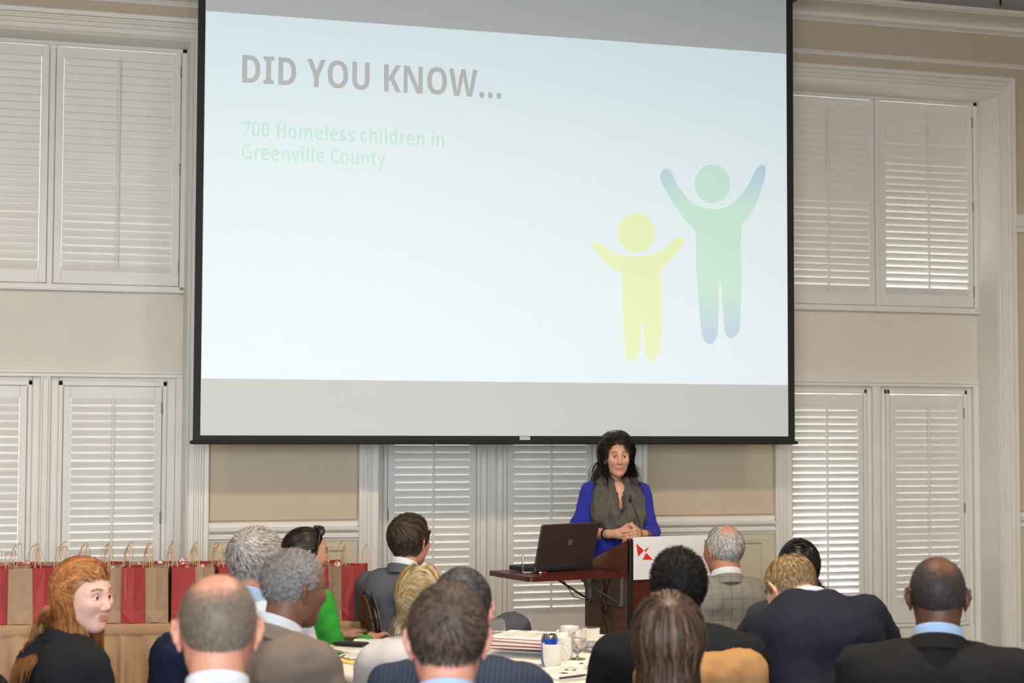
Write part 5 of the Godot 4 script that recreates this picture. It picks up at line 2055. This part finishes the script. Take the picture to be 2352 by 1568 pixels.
func chair(label: String, at: Vector3, yaw: float) -> void:
	# front towards +z; round-topped upholstered back in a black frame
	var t := thing("banquet_chair", label, "chair", at, yaw)
	if chair_parts.is_empty():
		var s := MB.new()
		s.box(Vector3(-0.21, 0.4, -0.2), Vector3(0.21, 0.47, 0.22), 0.025)
		chair_parts.seat = s.mesh()
		var outline := []
		for k in 25:
			var a := lerpf(-0.35, PI + 0.35, k / 24.0)
			outline.append(Vector2(0.2 * cos(a) * (1.0 if a > 0 and a < PI else 0.94), 0.73 + 0.18 * sin(a)))
		outline.append(Vector2(-0.16, 0.52))
		outline.append(Vector2(0.16, 0.52))
		var poly := PackedVector2Array()
		for p in outline:
			poly.append(p * Vector2(0.94, 1.0) + Vector2(0, -0.008))
		var b := MB.new()
		b.xf = Transform3D(Basis(Vector3.RIGHT, -0.12), Vector3(0, 0.015, -0.17))
		b.prism(poly, -0.022, 0.022)
		chair_parts.back = b.mesh()
		var f := MB.new()
		f.xf = b.xf
		var ring_ := [Vector3(0.17, 0.35, 0.02)]
		for p in outline.slice(0, 25):
			ring_.append(Vector3(p.x, p.y, 0))
		ring_.append(Vector3(-0.17, 0.35, 0.02))
		f.tube(spline(ring_, 2), 0.0135, 8)
		chair_parts.frame = f.mesh()
		for q in [[-0.19, 0.19, 0.02], [0.19, 0.19, 0.02], [-0.18, -0.19, -0.06], [0.18, -0.19, -0.06]]:
			var l := MB.new()
			l.tube([Vector3(q[0], 0.42, q[1]), Vector3(q[0] * 1.08, 0.0, q[1] + q[2])], 0.0125, 8)
			chair_parts["leg%d" % chair_parts.size()] = l.mesh()
		var pat := noise_tex(0.035, Color(1, 1, 1), Color(1, 1, 1), 51, 2)
		var g := Gradient.new()
		g.set_color(0, Color(0.55, 0.45, 0.36))
		g.set_color(1, Color(0.62, 0.52, 0.42))
		g.add_point(0.44, Color(0.55, 0.43, 0.33))
		g.add_point(0.47, Color(0.13, 0.09, 0.08))
		g.add_point(0.53, Color(0.13, 0.09, 0.08))
		g.add_point(0.56, Color(0.45, 0.34, 0.25))
		pat.color_ramp = g
		tone(mat("chair_fabric", Color(0.85, 0.8, 0.74), 0.85), pat, 1.9)
		mat("chair_frame", Color(0.09, 0.09, 0.095), 0.3, 0.3)
	part("seat", chair_parts.seat, M.chair_fabric, t)
	part("backrest", chair_parts.back, M.chair_fabric, t)
	part("back_frame", chair_parts.frame, M.chair_frame, t)
	for k in chair_parts:
		if k.begins_with("leg"):
			part("leg", chair_parts[k], M.chair_frame, t)

func cloth_mat(key: String, c: Color, rough := 0.85, tex: Texture2D = null, scale := 6.0) -> StandardMaterial3D:
	if not M.has(key):
		tone(mat(key, c, rough, 0.0, 0.3), tex if tex else M.fine, scale)
	return M[key]

func sit(P: Dictionary, chair_label := "") -> Node3D:
	var r := seated(P)
	var b := Basis(Vector3.UP, P.yaw)
	if chair_label:
		chair(chair_label, r.position + b * (Vector3(0, 0, P.pz + 0.06) + P.get("chair_off", Vector3.ZERO)), P.yaw + P.get("chair_turn", 0.0))
	return r

func drape(called: String, label: String, category: String, P: Dictionary, m: Material) -> void:
	# a garment hung by its shoulders over the back of that person's chair
	var jk := thing(called, label, category, P.root.position + Basis(Vector3.UP, P.yaw) * (Vector3(0, 0, P.pz + 0.06) + P.get("chair_off", Vector3.ZERO)), P.yaw + P.get("chair_turn", 0.0))
	var J := SDF.new(Vector3(-0.36, 0.4, -0.42), Vector3(0.36, 1.07, 0.0), 0.016, 0.05)
	J.cap(Vector3(-0.15, 0.925, -0.25), Vector3(0.15, 0.925, -0.25), 0.055, 0.055)
	for q in [-0.15, -0.05, 0.05, 0.15]:
		J.cap(Vector3(q, 0.9, -0.29), Vector3(q, 0.5, -0.26), 0.045, 0.05)
	for q in [-1, 1]:
		J.cap(Vector3(q * 0.19, 0.91, -0.25), Vector3(q * 0.235, 0.5, -0.24), 0.056, 0.045)
	var ja := wrinkle(J.build(), 0.012, Vector3(16, 5, 16), 5.0)
	var jm := MB.new()
	jm.add(ja[0], ja[1], ja[2], Transform3D.IDENTITY)
	put("cloth", jm, m, jk)

# ---------------------------------------------------------------- the guests
func guests() -> void:
	var fair := Color(0.83, 0.64, 0.55)
	var ruddy := Color(0.80, 0.57, 0.48)
	var dark := Color(0.36, 0.235, 0.175)
	var mid := Color(0.47, 0.33, 0.26)
	var olive := Color(0.72, 0.55, 0.45)
	var white := cloth_mat("white_shirt", Color(0.88, 0.89, 0.92))
	var sky := cloth_mat("sky_shirt", Color(0.66, 0.76, 0.9))
	var pin := image_tex(64, 8, func(x, _y):
		var s := 1.0 if x % 32 > 3 else 1.38
		return Color(0.55, 0.58, 0.62) * s)
	var plaid := image_tex(128, 128, func(x, y):
		var s := 0.86 + 0.03 * float((x * 7 + y * 3) % 5) / 5.0
		if x % 32 < 3: s -= 0.13
		if y % 32 < 3: s -= 0.10
		if x % 32 == 16: s += 0.08
		if y % 32 == 16: s += 0.06
		return Color(s, s, s * 0.98))
	# --- round table
	var P := {"label": "grey-haired man with glasses in a taupe suit, turned to the screen", "px": 678, "py": 1257, "d": 5.35, "beta": 52, "hb": 60, "hp": 6, "skin": mid, "cloth": cloth_mat("taupe_suit", Color(0.50, 0.455, 0.42)), "collar": white, "lapel": true, "sw": 0.19, "bulk": 1.05, "nr": 0.062, "hs": 1.03, "arm": 0.068,
		"hair": {"n": 4200, "len": 0.011, "seg": 3, "wid": 0.0022, "thick": 0.005, "vol": 0.003, "lift": 0.5, "mess": 0.35, "c1": lin(70, 70, 72), "c2": lin(176, 172, 168), "dark": false, "gloss": 0.6}}
	sit(P, "black framed chair with brown swirl fabric under the man in taupe")
	var gl := MB.new()
	var Hh: Transform3D = P.H
	gl.tube([Hh * Vector3(-0.078, 0.012, -0.005), Hh * Vector3(-0.079, 0.012, 0.05), Hh * Vector3(-0.07, 0.01, 0.085)], 0.0016, 6)
	gl.tube([Hh * Vector3(0.078, 0.012, -0.005), Hh * Vector3(0.079, 0.012, 0.05), Hh * Vector3(0.07, 0.01, 0.085)], 0.0016, 6)
	for s in [-1, 1]:
		var loop := []
		for k in 17:
			loop.append(Hh * Vector3(s * 0.036 + 0.028 * cos(TAU * k / 16), 0.003 + 0.02 * sin(TAU * k / 16), 0.103))
		gl.tube(loop, 0.0012, 6)
	put("eyeglasses", gl, M.steel, P.root)

	P = {"label": "silver-haired man in a pale blue shirt at the round table", "px": 592, "py": 1210, "d": 6.15, "beta": 30, "hb": 38, "hp": 4, "skin": ruddy, "cloth": cloth_mat("pale_shirt", Color(0.80, 0.84, 0.91)), "collar": sky, "wear": "shirt", "sw": 0.195, "nr": 0.06, "hs": 1.05,
		"hair": {"n": 5200, "len": 0.036, "seg": 4, "wid": 0.0026, "thick": 0.009, "vol": 0.009, "hug": true, "lift": 0.3, "mess": 0.16, "whorl": Vector3(-0.05, 0.55, -0.8), "fade": 0.5, "c1": lin(92, 84, 82), "c2": lin(214, 206, 198), "dark": false}}
	sit(P, "black framed chair under the silver-haired man in pale blue")
	drape("suit_jacket", "dark navy jacket hung over the silver-haired man's chair back", "jacket", P, cloth_mat("ink_navy", Color(0.10, 0.12, 0.21)))

	P = {"label": "dark-haired woman in a bright green sweater with sunglasses on her head", "woman": true, "px": 706, "py": 1210, "d": 7.7, "beta": 52, "hb": 74, "hp": 3, "skin": olive, "cloth": cloth_mat("green_knit", Color(0.22, 0.66, 0.24)), "wear": "sweater", "sw": 0.17, "nr": 0.047, "hs": 0.97,
		"hair": {"n": 3000, "len": 0.13, "seg": 7, "wid": 0.006, "thick": 0.008, "vol": 0.006, "lift": 0.05, "grav": 0.02, "hug": true, "mess": 0.04, "whorl": Vector3(0, 0.3, 1.0), "c1": lin(20, 16, 15), "c2": lin(52, 42, 36), "gloss": 0.35}}
	sit(P, "black framed chair under the woman in green")
	var sg := MB.new()
	Hh = P.H
	var band := []
	for k in 13:
		var a := lerpf(-0.2, PI + 0.2, k / 12.0)
		band.append(Hh * Vector3(0.09 * cos(a), 0.02 + 0.105 * sin(a), 0.022 + 0.02 * sin(a)))
	sg.tube(band, 0.005, 8)
	for s in [-1, 1]:
		sg.tube([Hh * Vector3(s * 0.012, 0.122, 0.046), Hh * Vector3(s * 0.03, 0.128, 0.05), Hh * Vector3(s * 0.055, 0.108, 0.052), Hh * Vector3(s * 0.06, 0.09, 0.05)], [0.01, 0.017, 0.015, 0.007], 10, true, 0.35)
	put("sunglasses", sg, M.black_plastic, P.root)
	# gathered tail of hair at the nape
	var bun := MB.new()
	bun.tube([Hh * Vector3(0, -0.01, -0.1), Hh * Vector3(0, -0.02, -0.135), Hh * Vector3(0, -0.06, -0.145), Hh * Vector3(0, -0.13, -0.13)], [0.018, 0.024, 0.022, 0.006], 12)
	bun.col = lin(26, 20, 18)
	for i in bun.c.size():
		bun.c[i] = lin(26, 20, 18)
	put("ponytail", bun, hair_mat("hair_0.35", 0.35), P.root)

	P = {"label": "brown-haired man in a slate grey suit sitting sideways to the lectern", "px": 943, "py": 1181, "d": 8.2, "beta": 30, "hb": 36, "hp": 2, "skin": ruddy, "cloth": cloth_mat("slate_suit", Color(0.355, 0.365, 0.40)), "collar": white, "lapel": true, "sw": 0.205, "nr": 0.058, "hs": 1.04, "bulk": 1.08, "trousers": M.slate_suit, "chair_turn": -0.85, "chair_off": Vector3(-0.1, 0, 0),
		"hair": {"n": 5000, "len": 0.05, "seg": 5, "wid": 0.003, "thick": 0.012, "vol": 0.01, "hug": true, "lift": 0.2, "mess": 0.1, "whorl": Vector3(0.1, 0.7, -0.7), "fade": 0.6, "c1": lin(34, 27, 22), "c2": lin(96, 78, 60)}}
	sit(P, "black framed swirl-fabric chair behind the man in slate grey")
	# his crossed leg: the knee shows past the table
	var kn: Vector3 = P.root.transform.affine_inverse() * at_d(1178, 1447, 8.35)
	var ks := SDF.new(Vector3(-0.8, 0.1, -0.35), Vector3(0.3, 0.95, 0.75), 0.02, 0.05)
	ks.cap(Vector3(-0.02, 0.58, P.pz + 0.05), kn, 0.095, 0.078)
	ks.cap(kn, kn + Vector3(0.12, -0.38, 0.1), 0.075, 0.05)
	var ka := wrinkle(ks.build(), 0.012, Vector3(14, 14, 14), 2.0)
	var km := MB.new()
	km.add(ka[0], ka[1], ka[2], Transform3D.IDENTITY)
	put("crossed_leg", km, M.slate_suit, P.root)

	sit({"label": "woman with blonde streaked hair in a white and royal blue top", "woman": true, "px": 968, "py": 1299, "d": 5.95, "beta": -4, "hb": 6, "hp": 4, "skin": fair, "cloth": cloth_mat("white_knit", Color(0.86, 0.86, 0.88)), "wear": "top", "sw": 0.17, "nr": 0.047, "hs": 0.98, "chair_turn": 0.1,
		"hair": {"n": 4600, "len": 0.2, "seg": 8, "wid": 0.0032, "thick": 0.012, "vol": 0.016, "lift": 0.1, "grav": 0.3, "curl": 0.03, "part": 0.0, "mess": 0.06, "c1": lin(96, 82, 62), "c2": lin(214, 196, 158), "c3": lin(236, 186, 96), "streak": 0.3, "dark": false, "long": true}}, "black framed chair under the blonde woman")

	sit({"label": "dark grey-haired man in a navy pinstripe suit at the round table", "px": 1062, "py": 1299, "d": 4.95, "beta": 6, "hb": 8, "hp": 5, "skin": ruddy, "cloth": cloth_mat("pinstripe_suit", Color(0.38, 0.42, 0.51), 0.85, pin, 34.0), "collar": white, "lapel": true, "sw": 0.205, "nr": 0.06, "hs": 1.03, "bulk": 1.1, "arm": 0.066,
		"hair": {"n": 4200, "len": 0.024, "seg": 4, "wid": 0.0022, "thick": 0.006, "vol": 0.004, "lift": 0.25, "hug": true, "mess": 0.12, "fade": 0.5, "c1": lin(34, 34, 36), "c2": lin(104, 102, 102)}}, "black framed chair under the pinstriped man")

	P = {"label": "woman with short black curly hair and gold earrings in a black jacket", "woman": true, "px": 1556, "py": 1254, "d": 5.75, "beta": -8, "hb": -18, "hp": 6, "skin": dark, "cloth": cloth_mat("black_suit", Color(0.105, 0.115, 0.135)), "sw": 0.23, "nr": 0.055, "hs": 0.98, "bulk": 1.2, "slope": 0.075, "arm": 0.068, "hair_h": 0.03, "chair_turn": 0.45, "chair_off": Vector3(0.07, 0, -0.02),
		"hair": {"n": 6500, "len": 0.018, "seg": 4, "wid": 0.0024, "thick": 0.02, "bump": 0.012, "vol": 0.01, "lift": 0.8, "curl": 0.9, "mess": 0.6, "c1": lin(14, 12, 12), "c2": lin(44, 38, 36), "gloss": 0.65, "shift": -0.1}}
	sit(P, "black framed chair under the curly-haired woman")
	drape("camel_coat", "camel wool coat hung over the curly-haired woman's chair back", "coat", P, cloth_mat("camel_wool", Color(0.72, 0.545, 0.36)))
	Hh = P.H
	for s in [-1, 1]:
		var er := MB.new()
		var loop := []
		for k in 17:
			loop.append(Hh * Vector3(s * 0.08, -0.055 + 0.015 * cos(TAU * k / 16), -0.004 + 0.013 * sin(TAU * k / 16)))
		er.tube(loop, 0.0022, 6)
		put("earring", er, M.gold, P.root)

	P = {"label": "grey-haired man in a grey plaid suit, face turned to the speaker", "px": 1661, "py": 1204, "d": 8.2, "beta": -14, "hb": -36, "hp": 2, "skin": Color(0.70, 0.50, 0.41), "cloth": cloth_mat("plaid_suit", Color(0.565, 0.56, 0.545), 0.85, plaid, 5.0), "collar": white, "lapel": true, "sw": 0.225, "nr": 0.066, "hs": 1.04, "bulk": 1.15, "arm": 0.072, "chair_turn": 1.33,
		"hair": {"n": 4200, "len": 0.022, "seg": 4, "wid": 0.003, "thick": 0.006, "vol": 0.004, "lift": 0.3, "hug": true, "mess": 0.12, "fade": 0.6, "thin": 0.3, "whorl": Vector3(0.1, 0.85, -0.5), "skin": Color(0.70, 0.50, 0.41), "c1": lin(110, 106, 104), "c2": lin(214, 210, 206), "dark": false}}
	sit(P, "black framed chair under the man in plaid")

	# --- table by the far windows
	sit({"label": "woman with long straight black hair in a charcoal jacket", "woman": true, "px": 1836, "py": 1243, "d": 7.4, "beta": 0, "hb": 3, "hp": 2, "skin": mid, "cloth": cloth_mat("charcoal_jacket", Color(0.235, 0.25, 0.28)), "sw": 0.175, "nr": 0.048, "hs": 0.99, "elbow": {-1: Vector3(-0.36, 0.86, 0.1), 1: Vector3(0.24, 0.72, 0.05)}, "wrist": {-1: Vector3(-0.16, 0.8, 0.3), 1: Vector3(0.12, 0.74, 0.3)},
		"hair": {"n": 2600, "len": 0.44, "seg": 12, "wid": 0.007, "thick": 0.013, "vol": 0.014, "lift": 0.08, "grav": 0.4, "mess": 0.03, "part": 0.0, "c1": lin(12, 11, 12), "c2": lin(34, 31, 32), "gloss": 0.3, "long": true, "shift": -0.12}}, "black framed chair under the black-haired woman")

	P = {"label": "sandy brown-haired man in a navy sweater with his head bowed low", "px": 1818, "py": 1287, "d": 6.1, "neck_px": [1857, 1378, 6.02], "beta": -8, "hb": -40, "hp": 52, "hr": 8, "skin": fair, "cloth": cloth_mat("navy_sweater", Color(0.125, 0.135, 0.195)), "collar": white, "collar_h": 0.03, "wear": "sweater", "sw": 0.2, "nr": 0.058, "hs": 1.02, "bulk": 1.18, "lean": 0.62, "hz": 0.11, "slope": 0.03, "hunch": 0.05, "hip_x": -0.12, "shoulder_px": {-1: [1992, 1412, 6.0], 1: [1748, 1452, 6.0]}, "chair_turn": 1.43, "arm": 0.07, "hair_h": -0.005,
		"elbow": {-1: Vector3(-0.4, 0.82, 0.08), 1: Vector3(0.28, 0.8, 0.12)}, "wrist": {-1: Vector3(-0.14, 0.78, 0.36), 1: Vector3(0.12, 0.78, 0.36)},
		"hair": {"n": 5200, "len": 0.03, "seg": 4, "wid": 0.0026, "thick": 0.008, "vol": 0.006, "lift": 0.3, "hug": true, "mess": 0.12, "fade": 0.45, "c1": lin(84, 64, 42), "c2": lin(186, 156, 112), "dark": false}}
	sit(P, "black framed chair under the man bowing his head")

	sit({"label": "bald-crowned man in a black suit and pale blue collar", "px": 2153, "py": 1277, "d": 5.2, "beta": 0, "hb": 0, "hp": 0, "skin": dark, "cloth": cloth_mat("black_wool", Color(0.115, 0.115, 0.125)), "collar": sky, "lapel": true, "sw": 0.235, "nr": 0.066, "hs": 1.05, "bulk": 1.2, "arm": 0.074, "hair_h": 0.004,
		"hair": {"n": 4200, "len": 0.006, "seg": 2, "wid": 0.0018, "thick": 0.0015, "vol": 0.001, "lift": 0.5, "mess": 0.3, "thin": 0.42, "whorl": Vector3(-0.15, 0.85, -0.45), "skin": dark, "c1": lin(30, 26, 25), "c2": lin(84, 78, 76), "gloss": 0.6}}, "black framed chair under the man in the black suit")

	# --- nearer table
	sit({"label": "man with close-cropped thinning hair in a blue suit", "px": 502, "py": 1317, "d": 3.72, "beta": 0, "hb": 0, "hp": 4, "skin": ruddy, "cloth": cloth_mat("blue_suit", Color(0.13, 0.19, 0.37)), "collar": white, "lapel": true, "sw": 0.2, "nr": 0.06, "hs": 1.06, "hair_h": 0.004,
		"hair": {"n": 6500, "len": 0.009, "seg": 2, "wid": 0.0014, "thick": 0.0018, "vol": 0.001, "lift": 0.35, "mess": 0.25, "thin": 0.5, "whorl": Vector3(0.05, 0.9, -0.35), "skin": ruddy, "c1": lin(92, 80, 70), "c2": lin(150, 136, 120), "dark": false}}, "black framed chair under the man in blue")

	sit({"label": "man with short brown hair and pale blue collar in a navy suit", "px": 1028, "py": 1334, "d": 3.72, "beta": 0, "hb": -4, "hp": 6, "skin": ruddy, "cloth": cloth_mat("navy_suit", Color(0.125, 0.155, 0.25)), "collar": sky, "lapel": true, "sw": 0.195, "nr": 0.058, "hs": 1.03,
		"hair": {"n": 7000, "len": 0.026, "seg": 4, "wid": 0.0018, "thick": 0.007, "vol": 0.005, "lift": 0.3, "hug": true, "mess": 0.14, "whorl": Vector3(-0.02, 0.5, -0.85), "fade": 0.6, "c1": lin(46, 36, 32), "c2": lin(128, 108, 96), "dark": true}}, "black framed chair under the man in navy")

	sit({"label": "woman with a full brown bob in a plum jacket", "woman": true, "px": 1533, "py": 1368, "d": 4.2, "beta": -6, "hb": -4, "hp": 4, "skin": fair, "cloth": cloth_mat("plum_jacket", Color(0.2, 0.13, 0.15)), "sw": 0.18, "nr": 0.048, "hs": 0.98,
		"hair": {"n": 5200, "len": 0.17, "seg": 8, "wid": 0.0034, "thick": 0.014, "vol": 0.016, "lift": 0.2, "grav": 0.22, "curl": 0.16, "mess": 0.16, "whorl": Vector3(0.0, 0.8, -0.5), "c1": lin(44, 31, 25), "c2": lin(124, 97, 80), "long": true}}, "black framed chair under the woman with the brown bob")

	sit({"label": "long red-haired woman in a black blazer looking across the room", "woman": true, "px": 196, "py": 1284, "d": 5.6, "beta": 66, "hb": 134, "hp": 2, "skin": Color(0.87, 0.69, 0.62), "cloth": cloth_mat("ink_blazer", Color(0.115, 0.12, 0.14)), "lapel": true, "sw": 0.17, "nr": 0.047, "hs": 0.98,
		"hair": {"n": 6500, "len": 0.46, "seg": 12, "wid": 0.0042, "thick": 0.012, "vol": 0.014, "lift": 0.06, "grav": 0.3, "curl": 0.02, "mess": 0.05, "part": 0.02, "tuck": 0.012, "c1": lin(112, 66, 34), "c2": lin(204, 140, 82), "dark": false, "long": true, "gloss": 0.4}}, "black framed chair under the red-haired woman")
